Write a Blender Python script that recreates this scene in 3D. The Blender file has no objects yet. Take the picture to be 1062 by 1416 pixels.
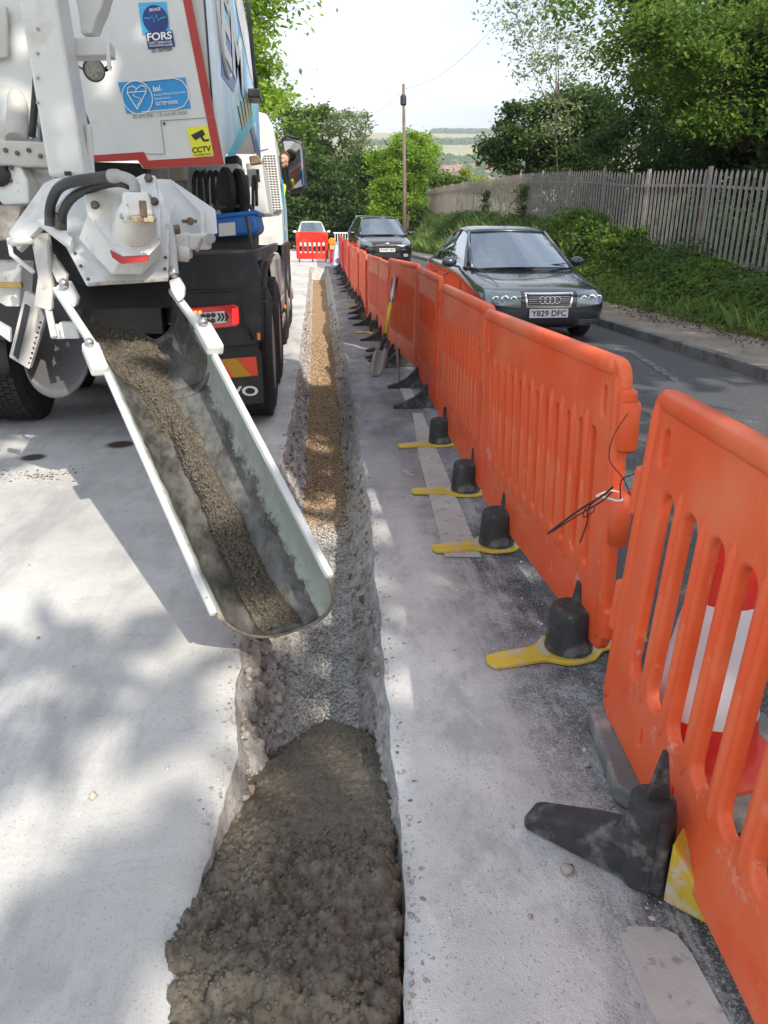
import bpy, bmesh, math, random
import numpy as np
from mathutils import Vector, Matrix
from mathutils.bvhtree import BVHTree
random.seed(7); RNG = np.random.default_rng(11)
R = math.radians
S = bpy.context.scene
# ---------------- camera ----------------
FPX, PITCH, YAW, CAMH = 1022.0, R(20.8), R(5.3), 1.4
cam = bpy.data.cameras.new('camera'); camo = bpy.data.objects.new('camera', cam)
S.collection.objects.link(camo); S.camera = camo
cam.sensor_fit = 'VERTICAL'; cam.sensor_height = 36.0; cam.lens = 36.0*FPX/1416.0
cam.clip_start = 0.05; cam.clip_end = 12000
camo.location = (0, 0, CAMH); camo.rotation_euler = (R(90)-PITCH, 0, -YAW)
S.render.resolution_x = 768; S.render.resolution_y = 1024
# ---------------- world, sun, exposure ----------------
SUN_EL = 40.0
sdir = Vector((0.42, -0.91, 0)).normalized()      # horizontal direction towards the sun
W = bpy.data.worlds.new("World"); S.world = W; W.use_nodes = True
nt = W.node_tree; nt.nodes.clear()
wo = nt.nodes.new('ShaderNodeOutputWorld'); bg = nt.nodes.new('ShaderNodeBackground')
sky = nt.nodes.new('ShaderNodeTexSky'); sky.sky_type = 'NISHITA'; sky.sun_disc = False
sky.sun_elevation = R(SUN_EL); sky.sun_rotation = math.atan2(sdir.x, sdir.y)
sky.air_density = 1.0; sky.dust_density = 1.5
bg.inputs['Strength'].default_value = 0.148
# thin bright cloud cover over the blue
tc = nt.nodes.new('ShaderNodeTexCoord'); mp = nt.nodes.new('ShaderNodeMapping')
mp.inputs['Scale'].default_value = (1.0, 1.0, 5.5)
nz = nt.nodes.new('ShaderNodeTexNoise'); nz.inputs['Scale'].default_value = 1.6; nz.inputs['Detail'].default_value = 6
nz.inputs['Roughness'].default_value = 0.5
cr = nt.nodes.new('ShaderNodeValToRGB'); cr.color_ramp.elements[0].position = 0.40; cr.color_ramp.elements[1].position = 0.62
cr.color_ramp.elements[0].color = (0.45,)*3+(1,); cr.color_ramp.elements[1].color = (1,1,1,1)
mx = nt.nodes.new('ShaderNodeMix'); mx.data_type = 'RGBA'
nt.links.new(tc.outputs['Generated'], mp.inputs['Vector']); nt.links.new(mp.outputs[0], nz.inputs['Vector'])
nt.links.new(nz.outputs['Fac'], cr.inputs['Fac']); nt.links.new(cr.outputs['Color'], mx.inputs['Factor'])
nt.links.new(sky.outputs[0], mx.inputs[6]); mx.inputs[7].default_value = (4.6, 4.65, 4.7, 1)
mp2 = nt.nodes.new('ShaderNodeMapping'); mp2.inputs['Scale'].default_value = (.8, .8, 9.0); mp2.inputs['Location'].default_value = (3, 1, .4)
n2 = nt.nodes.new('ShaderNodeTexNoise'); n2.inputs['Scale'].default_value = 1.3; n2.inputs['Detail'].default_value = 7
c2 = nt.nodes.new('ShaderNodeValToRGB'); c2.color_ramp.elements[0].position = .42; c2.color_ramp.elements[1].position = .60
c2.color_ramp.elements[0].color = (2.9/5, 3.15/5, 3.5/5, 1); c2.color_ramp.elements[1].color = (1, 1, 1, 1)
vm = nt.nodes.new('ShaderNodeMix'); vm.data_type = 'RGBA'; vm.blend_type = 'MULTIPLY'; vm.inputs[0].default_value = 1; vm.inputs[6].default_value = (4.75, 4.75, 4.75, 1)
nt.links.new(tc.outputs['Generated'], mp2.inputs['Vector']); nt.links.new(mp2.outputs[0], n2.inputs['Vector']); nt.links.new(n2.outputs['Fac'], c2.inputs['Fac'])
nt.links.new(c2.outputs['Color'], vm.inputs[7]); nt.links.new(vm.outputs[2], mx.inputs[7])
nt.links.new(mx.outputs[2], bg.inputs['Color']); nt.links.new(bg.outputs[0], wo.inputs['Surface'])
sun = bpy.data.lights.new('sun', 'SUN'); suno = bpy.data.objects.new('sun', sun); S.collection.objects.link(suno)
sun.energy = 2.9; sun.angle = R(0.5); sun.color = (1.0, 0.92, 0.79)
sv = Vector((sdir.x*math.cos(R(SUN_EL)), sdir.y*math.cos(R(SUN_EL)), math.sin(R(SUN_EL))))
suno.rotation_euler = sv.to_track_quat('Z', 'Y').to_euler(); suno.location = (0, 0, 40)
vs = S.view_settings; vs.view_transform = 'Standard'; vs.look = 'None'; vs.gamma = 1; vs.exposure = 1.12

# ---------------- helpers ----------------
def ray(x, y):
    u = (x-531)/FPX; v = (708-y)/FPX
    X, Y, Z = u, math.cos(PITCH)+v*math.sin(PITCH), -math.sin(PITCH)+v*math.cos(PITCH)
    return Vector((X*math.cos(YAW)+Y*math.sin(YAW), -X*math.sin(YAW)+Y*math.cos(YAW), Z))
def C(x, y, d): return Vector((0, 0, CAMH))+ray(x, y)*d            # a surveyed point at depth d
def DY(x, y, Y): r = ray(x, y); return Vector((0, 0, CAMH))+r*(Y/r.y)
def DX(x, y, X): r = ray(x, y); return Vector((0, 0, CAMH))+r*(X/r.x)
def link(o, parent=None):
    S.collection.objects.link(o)
    if parent is not None: o.parent = parent
    return o
def tag(o, label=None, cat=None, group=None, kind=None):
    if label: o['label'] = label
    if cat: o['category'] = cat
    if group: o['group'] = group
    if kind: o['kind'] = kind
    return o
def empty(name, loc=(0, 0, 0), rz=0, label=None, cat=None, group=None):
    o = bpy.data.objects.new(name, None); o.location = loc; o.rotation_euler = (0, 0, rz)
    o.empty_display_size = .1
    return tag(link(o), label, cat, group)
def copy_tree(o, parent=None):
    c = o.copy(); S.collection.objects.link(c); c.parent = parent
    for ch in [x for x in S.collection.objects if x.parent == o]: copy_tree(ch, c)
    return c
def arr_mesh(name, V, F, mats, parent=None, smooth=False, midx=None):
    """V (n,3), F (m,k) numpy arrays -> one mesh object"""
    V = np.asarray(V, dtype=np.float32); F = np.asarray(F, dtype=np.int32); k = F.shape[1]; m = F.shape[0]
    me = bpy.data.meshes.new(name); me.vertices.add(len(V)); me.vertices.foreach_set('co', V.ravel())
    me.loops.add(m*k); me.loops.foreach_set('vertex_index', F.ravel())
    me.polygons.add(m); me.polygons.foreach_set('loop_start', np.arange(0, m*k, k, dtype=np.int32))
    me.polygons.foreach_set('loop_total', np.full(m, k, dtype=np.int32))
    if smooth: me.polygons.foreach_set('use_smooth', np.ones(m, dtype=bool))
    for mt in (mats if isinstance(mats, (list, tuple)) else [mats]): me.materials.append(mt)
    if midx is not None: me.polygons.foreach_set('material_index', np.asarray(midx, dtype=np.int32))
    me.update(calc_edges=True); me.validate()
    return link(bpy.data.objects.new(name, me), parent)
class MB:
    """collects shapes for ONE mesh"""
    def __init__(s): s.v = []; s.f = []; s.mi = []; s.m = 0
    def add(s, vs_, fs):
        b = len(s.v); s.v += [tuple(p) for p in vs_]
        for f in fs: s.f.append([b+i for i in f]); s.mi.append(s.m)
        return s
    def box(s, c, d, rot=None):
        hx, hy, hz = d[0]/2, d[1]/2, d[2]/2
        P = [Vector((x*hx, y*hy, z*hz)) for z in (-1, 1) for x, y in ((-1, -1), (1, -1), (1, 1), (-1, 1))]
        if rot is not None: P = [rot @ p for p in P]
        c = Vector(c)
        return s.add([p+c for p in P], [(3, 2, 1, 0), (4, 5, 6, 7), (0, 1, 5, 4), (1, 2, 6, 5), (2, 3, 7, 6), (3, 0, 4, 7)])
    def bar(s, a, b, w, h, up=(0, 0, 1)):
        a = Vector(a); b = Vector(b); z = (b-a); L = z.length; z.normalize(); u = Vector(up)
        x = z.cross(u)
        if x.length < 1e-4: x = z.cross(Vector((1, 0, 0)))
        x.normalize(); y = x.cross(z)
        M = Matrix((x, y, z)).transposed()
        return s.box((a+b)/2, (w, h, L), M)
    def prism(s, pts, off):
        """closed polygon of 3D points extruded by vector off"""
        n = len(pts); off = Vector(off); P = [Vector(p) for p in pts]; Q = [p+off for p in P]
        nrm = sum(((P[i]-P[0]).cross(P[i+1]-P[0]) for i in range(1, n-1)), Vector())
        fs = [list(range(n)), list(range(2*n-1, n-1, -1))]+[(i, n+i, n+(i+1) % n, (i+1) % n) for i in range(n)]
        if nrm.dot(off) > 0: fs = [list(reversed(f)) for f in fs]
        return s.add(P+Q, fs)
    def ring(s, c, ax, r, n, x0=None):
        ax = Vector(ax).normalized()
        u = ax.orthogonal().normalized() if x0 is None else (Vector(x0)-ax*Vector(x0).dot(ax)).normalized()
        w = ax.cross(u)
        return [Vector(c)+(u*math.cos(2*math.pi*i/n)+w*math.sin(2*math.pi*i/n))*r for i in range(n)]
    def lathe(s, base, ax, prof, n=20, cap=True):
        """prof: list of (t along axis, radius)"""
        ax = Vector(ax).normalized(); base = Vector(base); x0 = ax.orthogonal()
        V = []
        for t, r in prof: V += s.ring(base+ax*t, ax, max(r, 1e-4), n, x0)
        F = []
        for k in range(len(prof)-1):
            for i in range(n): F.append((k*n+i, k*n+(i+1) % n, (k+1)*n+(i+1) % n, (k+1)*n+i))
        if cap: F += [list(range(n-1, -1, -1)), list(range((len(prof)-1)*n, len(prof)*n))]
        return s.add(V, F)
    def cyl(s, a, b, r, n=16, r2=None):
        a = Vector(a); b = Vector(b); return s.lathe(a, b-a, [(0, r), ((b-a).length, r if r2 is None else r2)], n)
    def tube(s, pts, r, n=10, closed=False):
        P = [Vector(p) for p in pts]; m = len(P); V = []; u = None
        rr = r if isinstance(r, (list, tuple)) else [r]*m
        for i, p in enumerate(P):
            t = (P[(i+1) % m]-P[i-1]) if closed else (P[min(i+1, m-1)]-P[max(i-1, 0)])
            t.normalize()
            if u is None: u = t.orthogonal().normalized()
            u = (u-t*u.dot(t)).normalized(); w = t.cross(u)
            V += [p+(u*math.cos(2*math.pi*k/n)+w*math.sin(2*math.pi*k/n))*rr[i] for k in range(n)]
        F = []
        for i in range(m if closed else m-1):
            j = (i+1) % m
            for k in range(n): F.append((i*n+k, i*n+(k+1) % n, j*n+(k+1) % n, j*n+k))
        if not closed: F += [list(range(n-1, -1, -1)), list(range((m-1)*n, m*n))]
        return s.add(V, F)
    def ball(s, c, r, n=12, sq=(1, 1, 1)):
        c = Vector(c); V = [c+Vector((0, 0, -r*sq[2]))]; F = []; m = n//2
        for i in range(1, m):
            a = -math.pi/2+math.pi*i/m
            for k in range(n):
                t = 2*math.pi*k/n
                V.append(c+Vector((math.cos(a)*math.cos(t)*r*sq[0], math.cos(a)*math.sin(t)*r*sq[1], math.sin(a)*r*sq[2])))
        V.append(c+Vector((0, 0, r*sq[2]))); e = len(V)-1
        for k in range(n): F.append((0, 1+(k+1) % n, 1+k)); F.append((e, e-n+k, e-n+(k+1) % n))
        for i in range(m-2):
            for k in range(n): F.append((1+i*n+k, 1+i*n+(k+1) % n, 1+(i+1)*n+(k+1) % n, 1+(i+1)*n+k))
        return s.add(V, F)
    def grid(s, rows):
        """rows: list of lists of points"""
        n = len(rows[0]); V = [p for r_ in rows for p in r_]
        F = [(i*n+j, i*n+j+1, (i+1)*n+j+1, (i+1)*n+j) for i in range(len(rows)-1) for j in range(n-1)]
        return s.add(V, F)
    def build(s, name, mats, parent=None, bevel=0, smooth=False, subsurf=0, solid=0, seg=2):
        me = bpy.data.meshes.new(name); me.from_pydata(s.v, [], s.f)
        ms = mats if isinstance(mats, (list, tuple)) else [mats]
        for m in ms: me.materials.append(m)
        me.polygons.foreach_set('material_index', s.mi)
        me.update()
        if smooth is True: me.polygons.foreach_set('use_smooth', [True]*len(me.polygons))
        elif smooth: me.set_sharp_from_angle(angle=R(smooth)) if hasattr(me, 'set_sharp_from_angle') else None; me.polygons.foreach_set('use_smooth', [True]*len(me.polygons))
        o = link(bpy.data.objects.new(name, me), parent)
        if solid: q = o.modifiers.new('s', 'SOLIDIFY'); q.thickness = solid; q.offset = 0
        if bevel: q = o.modifiers.new('b', 'BEVEL'); q.width = bevel; q.segments = seg; q.limit_method = 'ANGLE'; q.angle_limit = R(35)
        if subsurf: q = o.modifiers.new('u', 'SUBSURF'); q.levels = subsurf; q.render_levels = subsurf
        return o
def smooth_path(pts, n=6):
    P = [Vector(p) for p in pts]; out = []
    for i in range(len(P)-1):
        a = P[max(i-1, 0)]; b = P[i]; c = P[i+1]; d = P[min(i+2, len(P)-1)]
        for k in range(n):
            t = k/n; out.append(.5*((2*b)+(c-a)*t+(2*a-5*b+4*c-d)*t*t+(3*b-a-3*c+d)*t**3))
    return out+[P[-1]]
def curve_plate(name, splines, ext, bev, mat, parent=None, res=2):
    """filled 2D outline with holes -> rounded plate mesh (local XY plane, thickness in Z)"""
    cu = bpy.data.curves.new(name, 'CURVE'); cu.dimensions = '2D'; cu.fill_mode = 'BOTH'
    cu.extrude = ext; cu.bevel_depth = bev; cu.bevel_resolution = res
    for pts in splines:
        sp = cu.splines.new('POLY'); sp.points.add(len(pts)-1); sp.use_cyclic_u = True
        for i, p in enumerate(pts): sp.points[i].co = (p[0], p[1], 0, 1)
    o = bpy.data.objects.new(name, cu); S.collection.objects.link(o)
    bpy.context.view_layer.update()
    me = bpy.data.meshes.new_from_object(o.evaluated_get(bpy.context.evaluated_depsgraph_get()))
    bpy.data.objects.remove(o); me.name = name; me.materials.clear(); me.materials.append(mat)
    return me
def rrect(x0, z0, x1, z1, r, n=5):
    out = []
    for cx, cz, a0 in ((x1-r, z1-r, 0), (x0+r, z1-r, 90), (x0+r, z0+r, 180), (x1-r, z0+r, 270)):
        for k in range(n+1): a = R(a0+90*k/n); out.append((cx+r*math.cos(a), cz+r*math.sin(a)))
    return out
def text_mesh(txt, bold=0.0, ext=0.0):
    cu = bpy.data.curves.new('lettering', 'FONT'); cu.body = txt; cu.size = 1; cu.extrude = ext; cu.offset = bold
    o = bpy.data.objects.new('lettering', cu); S.collection.objects.link(o); bpy.context.view_layer.update()
    me = bpy.data.meshes.new_from_object(o.evaluated_get(bpy.context.evaluated_depsgraph_get()))
    bpy.data.objects.remove(o); return me
def text_on(txt, org, right, up, w, h, mat, parent, name='lettering', bold=0.012, shear=0):
    """letters whose box is w by h, lower-left corner at org"""
    me = text_mesh(txt, bold)
    n = len(me.vertices); co = np.zeros(n*3); me.vertices.foreach_get('co', co); co = co.reshape(-1, 3)
    mn = co.min(0); mxx = co.max(0); sx = w/(mxx[0]-mn[0]); sz = h/(mxx[1]-mn[1])
    org = Vector(org); right = Vector(right).normalized(); up = Vector(up).normalized()
    out = [org+right*((p[0]-mn[0])*sx+shear*(p[1]-mn[1])*sz)+up*((p[1]-mn[1])*sz) for p in co]
    me.vertices.foreach_set('co', [c for p in out for c in p]); me.materials.clear(); me.materials.append(mat); me.update()
    return link(bpy.data.objects.new(name, me), parent)
# value noise on numpy arrays
def _h(ix, iy, iz, s):
    n = (ix.astype(np.int64)*374761393+iy.astype(np.int64)*668265263+iz.astype(np.int64)*2147483647+s*974634777) & 0xffffffff
    n = ((n ^ (n >> 13))*1274126177) & 0xffffffff
    return ((n ^ (n >> 16)) & 0xffff)/65535.0
def vnoise(x, y, z=None, s=0):
    x = np.asarray(x, float); y = np.asarray(y, float); z = np.zeros_like(x) if z is None else np.asarray(z, float)
    ix, iy, iz = np.floor(x), np.floor(y), np.floor(z); fx, fy, fz = x-ix, y-iy, z-iz
    fx = fx*fx*(3-2*fx); fy = fy*fy*(3-2*fy); fz = fz*fz*(3-2*fz); r = 0
    for dx in (0, 1):
        for dy in (0, 1):
            for dz in (0, 1):
                r = r+_h(ix+dx, iy+dy, iz+dz, s)*(fx if dx else 1-fx)*(fy if dy else 1-fy)*(fz if dz else 1-fz)
    return r*2-1
def fbm(x, y, z=None, o=4, s=0, g=.5):
    r = 0; a = 1; t = 0
    for k in range(o):
        r = r+a*vnoise(np.asarray(x)*2**k, np.asarray(y)*2**k, None if z is None else np.asarray(z)*2**k, s+k); t += a; a *= g
    return r/t
# ---------------- materials ----------------
def newmat(name):
    m = bpy.data.materials.new(name); m.use_nodes = True
    return m, m.node_tree, m.node_tree.nodes['Principled BSDF']
def N(nt, t, **kw):
    n = nt.nodes.new(t)
    for k, v in kw.items():
        if k in n.inputs: n.inputs[k].default_value = v
        else: setattr(n, k, v)
    return n
def ramp(nt, src, stops):
    r = nt.nodes.new('ShaderNodeValToRGB'); e = r.color_ramp.elements
    while len(e) < len(stops): e.new(.5)
    for i, (p, c) in enumerate(stops):
        e[i].position = p; e[i].color = (c, c, c, 1) if isinstance(c, (int, float)) else (*c, 1)
    nt.links.new(src, r.inputs['Fac']); return r.outputs['Color']
def mix(nt, f, a, b, mode='MIX'):
    m = nt.nodes.new('ShaderNodeMix'); m.data_type = 'RGBA'; m.blend_type = mode
    for s_, v in ((0, f), (6, a), (7, b)):
        if isinstance(v, bpy.types.NodeSocket): nt.links.new(v, m.inputs[s_])
        elif s_ == 0: m.inputs[0].default_value = v
        else: m.inputs[s_].default_value = (*v, 1)
    return m.outputs[2]
def pos(nt): return nt.nodes.new('ShaderNodeNewGeometry').outputs['Position']
def tex(nt, vec, scale, detail=5, rough=.55, sc=None):
    n = N(nt, 'ShaderNodeTexNoise'); n.inputs['Scale'].default_value = scale; n.inputs['Detail'].default_value = detail; n.inputs['Roughness'].default_value = rough
    if sc:
        mm = N(nt, 'ShaderNodeMapping'); mm.inputs['Scale'].default_value = sc; nt.links.new(vec, mm.inputs['Vector']); vec = mm.outputs[0]
    nt.links.new(vec, n.inputs['Vector']); return n.outputs['Fac']
def bump(nt, b, src, st, dist):
    u = N(nt, 'ShaderNodeBump'); u.inputs['Strength'].default_value = st; u.inputs['Distance'].default_value = dist
    nt.links.new(src, u.inputs['Height'])
    if b.inputs['Normal'].is_linked: nt.links.new(b.inputs['Normal'].links[0].from_socket, u.inputs['Normal'])
    nt.links.new(u.outputs[0], b.inputs['Normal'])
def plain(name, c, rough=.5, metal=0, spat=None, var=.12, vscale=6, bmp=0, bscale=120, dirt=None, dscale=5, dth=.55, spec=.5, coat=0):
    """solid surface with gentle tone variation and optional dirt of its own"""
    m, t, b = newmat(name); p = N(t, 'ShaderNodeTexCoord').outputs['Object']
    lo = tuple(x*(1-var) for x in c); hi = tuple(min(1, x*(1+var)) for x in c)
    col = mix(t, ramp(t, tex(t, p, vscale), [(.3, 0.), (.7, 1.)]), lo, hi)
    if dirt:
        col = mix(t, ramp(t, tex(t, p, dscale, 8, .65), [(dth, 0.), (dth+.12, 1.)]), col, dirt)
    if spat:
        col = mix(t, ramp(t, tex(t, p, 34, 4, .6), [(.665, 0.), (.69, .9)]), col, spat)
        col = mix(t, ramp(t, tex(t, p, 9, 7, .7, (2.5, 2.5, .4)), [(.60, 0.), (.72, .5)]), col, (.36, .25, .15))
    t.links.new(col, b.inputs['Base Color']); b.inputs['Roughness'].default_value = rough; b.inputs['Metallic'].default_value = metal
    b.inputs['Specular IOR Level'].default_value = spec; b.inputs['Coat Weight'].default_value = coat; b.inputs['Coat Roughness'].default_value = .04
    if bmp: bump(t, b, tex(t, p, bscale, 3), bmp, .004)
    return m
M = {}
M['white'] = plain('white_paint', (.62, .63, .63), .35, var=.05, dirt=(.50, .48, .43), dscale=3.5, dth=.58, bmp=.05, bscale=40)
M['white_dirty'] = plain('white_paint_dirty', (.66, .66, .63), .45, var=.1, dirt=(.38, .27, .16), dscale=9, dth=.58, bmp=.1, bscale=60, spat=(.34, .33, .31))
M['splash'] = plain('splashed_white_paint', (.60, .61, .61), .4, var=.06, dirt=(.50, .48, .43), dscale=4, dth=.56, bmp=.06, bscale=40, spat=(.33, .32, .30))
M['decal_white'] = plain('white_vinyl', (.78, .78, .78), .4, var=.03)
M['greywhite'] = plain('grey_painted_metal', (.50, .48, .45), .5, var=.1, dirt=(.3, .24, .18), dscale=8, dth=.6)
M['red'] = plain('dark_red_tape', (.38, .02, .015), .4, var=.1)
M['darkred'] = plain('dark_red_edge', (.30, .015, .012), .5)
M['black'] = plain('black_plastic', (.018, .019, .022), .45, var=.2, bmp=.05)
M['guard'] = plain('black_mudguard_plastic', (.012, .014, .019), .45, var=.2, dirt=(.032, .033, .036), dscale=4, dth=.57)
M['rubber'] = plain('tyre_rubber', (.018, .018, .018), .8, var=.25, dirt=(.07, .068, .065), dscale=10, dth=.58, bmp=.2, bscale=90)
M['steel'] = plain('bare_steel', (.45, .45, .46), .3, .9, var=.15)
M['rusty'] = plain('worn_steel', (.20, .15, .11), .6, .4, var=.4, vscale=25)
M['bolt'] = plain('bolt_head', (.12, .10, .085), .5, .6, var=.4, vscale=40)
M['chassis'] = plain('dark_grey_chassis', (.06, .06, .062), .55, .2, var=.2, dirt=(.13, .125, .115), dscale=6)
M['blue_tape'] = plain('blue_sticker', (.015, .20, .55), .4, var=.04)
M['navy'] = plain('navy_sticker', (.01, .03, .18), .4, var=.04)
M['skyblue'] = plain('light_blue_sticker', (.05, .40, .72), .4, var=.04)
M['yellow_st'] = plain('yellow_sticker', (.75, .72, .02), .4, var=.04)
M['ink'] = plain('black_lettering', (.012, .012, .014), .5, var=.02)
M['grey_ink'] = plain('grey_lettering', (.18, .20, .24), .5, var=.02)
M['blue_plastic'] = plain('blue_plastic', (.01, .14, .50), .35, var=.1)
M['galv'] = plain('galvanised_steel', (.36, .345, .335), .5, .35, var=.12, vscale=14, dirt=(.24, .23, .22), dscale=3)
M['fence'] = plain('fence_steel', (.30, .285, .275), .55, .2, var=.15, vscale=9, dirt=(.24, .17, .14), dscale=2.5, dth=.55)
M['yellow_foot'] = plain('yellow_rubber', (.60, .42, .035), .6, var=.2, dirt=(.50, .46, .38), dscale=16, dth=.50, bmp=.15)
M['black_foot'] = plain('recycled_black_rubber', (.036, .037, .040), .75, var=.35, vscale=20, dirt=(.15, .15, .145), dscale=12, dth=.52, bmp=.35, bscale=60)
M['bark'] = plain('bark', (.11, .085, .06), .9, var=.4, vscale=9, bmp=.6, bscale=20)
M['pole'] = plain('weathered_timber', (.16, .12, .09), .85, var=.3, vscale=5)
M['tan_panel'] = plain('tan_weathered_pales', (.38, .30, .24), .6, var=.15)
M['wire'] = plain('black_wire', (.02, .018, .018), .6)
M['skin'] = plain('skin', (.48, .27, .18), .5, var=.06)
M['hair'] = plain('brown_hair', (.05, .03, .02), .7)
M['hivis'] = plain('hi_vis_yellow', (.55, .80, .04), .6)
M['brick'] = plain('stone', (.42, .38, .33), .85, var=.3, vscale=12, bmp=.4, bscale=40)
M['cream'] = plain('wood_handle_yellow', (.72, .48, .03), .4, var=.1)
M['gsign'] = plain('green_board', (.02, .32, .07), .5)
M['bluewhite'] = plain('blue_grey_board', (.25, .33, .48), .5, var=.2)
def orange(name, c, c2, dust=.67):
    m, t, b = newmat(name); p = N(t, 'ShaderNodeTexCoord').outputs['Object']
    col = mix(t, ramp(t, tex(t, p, 3.5, 5), [(.35, 0.), (.65, 1.)]), c, c2)
    scr = tex(t, p, 30, 6, .7, (1, .25, 1))
    col = mix(t, ramp(t, scr, [(.62, 0.), (.70, .40)]), col, (.82, .46, .34))
    col = mix(t, ramp(t, tex(t, p, 60, 6, .7, (.25, 1, 1)), [(.66, 0.), (.70, .45)]), col, (.45, .10, .04))
    col = mix(t, ramp(t, tex(t, p, 1.7, 6, .65), [(.50, 0.), (.70, .35)]), col, (.86, .34, .16))
    # cement dust caught low on the panel
    sx = N(t, 'ShaderNodeSeparateXYZ'); t.links.new(p, sx.inputs[0])
    mm = N(t, 'ShaderNodeMapRange'); mm.inputs[1].default_value = .38; mm.inputs[2].default_value = .28
    t.links.new(sx.outputs['Y'], mm.inputs[0])
    mb_ = N(t, 'ShaderNodeMapRange'); mb_.inputs[1].default_value = .13; mb_.inputs[2].default_value = .22; t.links.new(sx.outputs['Y'], mb_.inputs[0])
    m0 = N(t, 'ShaderNodeMath', operation='MULTIPLY'); t.links.new(mm.outputs[0], m0.inputs[0]); t.links.new(mb_.outputs[0], m0.inputs[1])
    mu = N(t, 'ShaderNodeMath', operation='MULTIPLY'); t.links.new(m0.outputs[0], mu.inputs[0])
    t.links.new(ramp(t, tex(t, p, 9, 6, .7), [(dust-.08, 0.), (dust, .8)]), mu.inputs[1])
    col = mix(t, mu.outputs[0], col, (.80, .66, .58))
    t.links.new(col, b.inputs['Base Color']); b.inputs['Roughness'].default_value = .42
    b.inputs['Subsurface Weight'].default_value = 0.0
    bump(t, b, tex(t, p, 45, 4), .10, .004)
    tr = N(t, 'ShaderNodeBsdfTranslucent'); t.links.new(col, tr.inputs['Color'])
    ms = N(t, 'ShaderNodeMixShader'); ms.inputs[0].default_value = .20
    t.links.new(b.outputs[0], ms.inputs[1]); t.links.new(tr.outputs[0], ms.inputs[2])
    t.links.new(ms.outputs[0], t.nodes['Material Output'].inputs['Surface'])
    return m
M['orange'] = orange('orange_plastic', (.88, .118, .030), (.92, .17, .062))
M['orange_deep'] = orange('deep_orange_plastic', (.88, .09, .016), (.90, .13, .03))
M['orange_red'] = orange('red_plastic', (.78, .02, .015), (.82, .035, .02), .9)
def glossy_paint(name, c, rough=.22, flake=.3):
    m, t, b = newmat(name); p = N(t, 'ShaderNodeTexCoord').outputs['Object']
    t.links.new(mix(t, tex(t, p, 3), tuple(x*.9 for x in c), tuple(x*1.1 for x in c)), b.inputs['Base Color'])
    b.inputs['Metallic'].default_value = flake; b.inputs['Roughness'].default_value = rough
    b.inputs['Coat Weight'].default_value = 1; b.inputs['Coat Roughness'].default_value = .03
    return m
M['car_grey'] = glossy_paint('dark_grey_metallic', (.040, .052, .068), .25, .45)
M['car_black'] = glossy_paint('black_car_paint', (.008, .009, .014), .2, .1)
M['car_white'] = glossy_paint('white_car_paint', (.75, .75, .76), .3, 0)
M['chrome'] = plain('chrome', (.75, .76, .78), .12, 1, var=.03)
def glass_like(name, tint=.0, refl=.5):
    m, t, b = newmat(name); t.nodes.remove(b)
    g = N(t, 'ShaderNodeBsdfGlossy'); g.inputs['Roughness'].default_value = .02; g.inputs['Color'].default_value = (.85, .92, 1, 1)
    tr = N(t, 'ShaderNodeBsdfTransparent'); tr.inputs['Color'].default_value = (.55-tint, .62-tint, .62-tint, 1)
    ly = N(t, 'ShaderNodeLayerWeight'); ly.inputs['Blend'].default_value = refl
    ms = N(t, 'ShaderNodeMixShader'); t.links.new(ly.outputs['Facing'], ms.inputs[0])
    t.links.new(tr.outputs[0], ms.inputs[1]); t.links.new(g.outputs[0], ms.inputs[2])
    t.links.new(ms.outputs[0], t.nodes['Material Output'].inputs['Surface']); return m
M['glass'] = glass_like('car_glass', .1, .38)
M['lens'] = glass_like('clear_lens', -.35, .2)
M['mirror'] = plain('mirror_glass', (.55, .57, .58), .02, 1, var=.01)
def emit(name, c, st):
    m, t, b = newmat(name); b.inputs['Base Color'].default_value = (*c, 1); b.inputs['Emission Color'].default_value = (*c, 1); b.inputs['Emission Strength'].default_value = st
    return m
M['amber'] = plain('amber_lens', (.85, .25, .02), .25, var=.1)
M['tail_red'] = plain('red_tail_lens', (.62, .012, .012), .15, var=.15, coat=1)
M['tail_lit'] = emit('lit_tail_lamp', (1.0, .22, .03), 1.3)
def leafmat(name, dark, light, bright, tr=.35):
    m, t, b = newmat(name)
    rnd = N(t, 'ShaderNodeNewGeometry').outputs['Random Per Island']
    big = tex(t, pos(t), .9, 3)
    c1 = ramp(t, rnd, [(0, dark), (.6, light), (1, bright)])
    col = mix(t, ramp(t, big, [(.35, 0.), (.7, .6)]), c1, bright)
    t.links.new(col, b.inputs['Base Color']); b.inputs['Roughness'].default_value = .6; b.inputs['Specular IOR Level'].default_value = .25
    q = N(t, 'ShaderNodeBsdfTranslucent'); hs = N(t, 'ShaderNodeHueSaturation'); hs.inputs['Value'].default_value = 1.5
    hs.inputs['Hue'].default_value = .49; t.links.new(col, hs.inputs['Color']); t.links.new(hs.outputs[0], q.inputs['Color'])
    ms = N(t, 'ShaderNodeMixShader'); ms.inputs[0].default_value = tr
    t.links.new(b.outputs[0], ms.inputs[1]); t.links.new(q.outputs[0], ms.inputs[2])
    t.links.new(ms.outputs[0], t.nodes['Material Output'].inputs['Surface']); return m
M['leaf_bright'] = leafmat('bright_leaves', (.08, .17, .015), (.17, .31, .03), (.30, .44, .06), .5)
M['leaf_mid'] = leafmat('mid_green_leaves', (.035, .09, .015), (.085, .17, .028), (.17, .26, .045), .42)
M['leaf_dark'] = leafmat('dark_leaves', (.017, .048, .013), (.038, .085, .019), (.085, .145, .03), .34)
M['leaf_pale'] = leafmat('pale_leaves', (.11, .16, .07), (.19, .25, .11), (.30, .34, .19))
M['leaf_gold'] = leafmat('yellow_green_leaves', (.14, .20, .03), (.24, .30, .05), (.36, .40, .08), .5)
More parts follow.
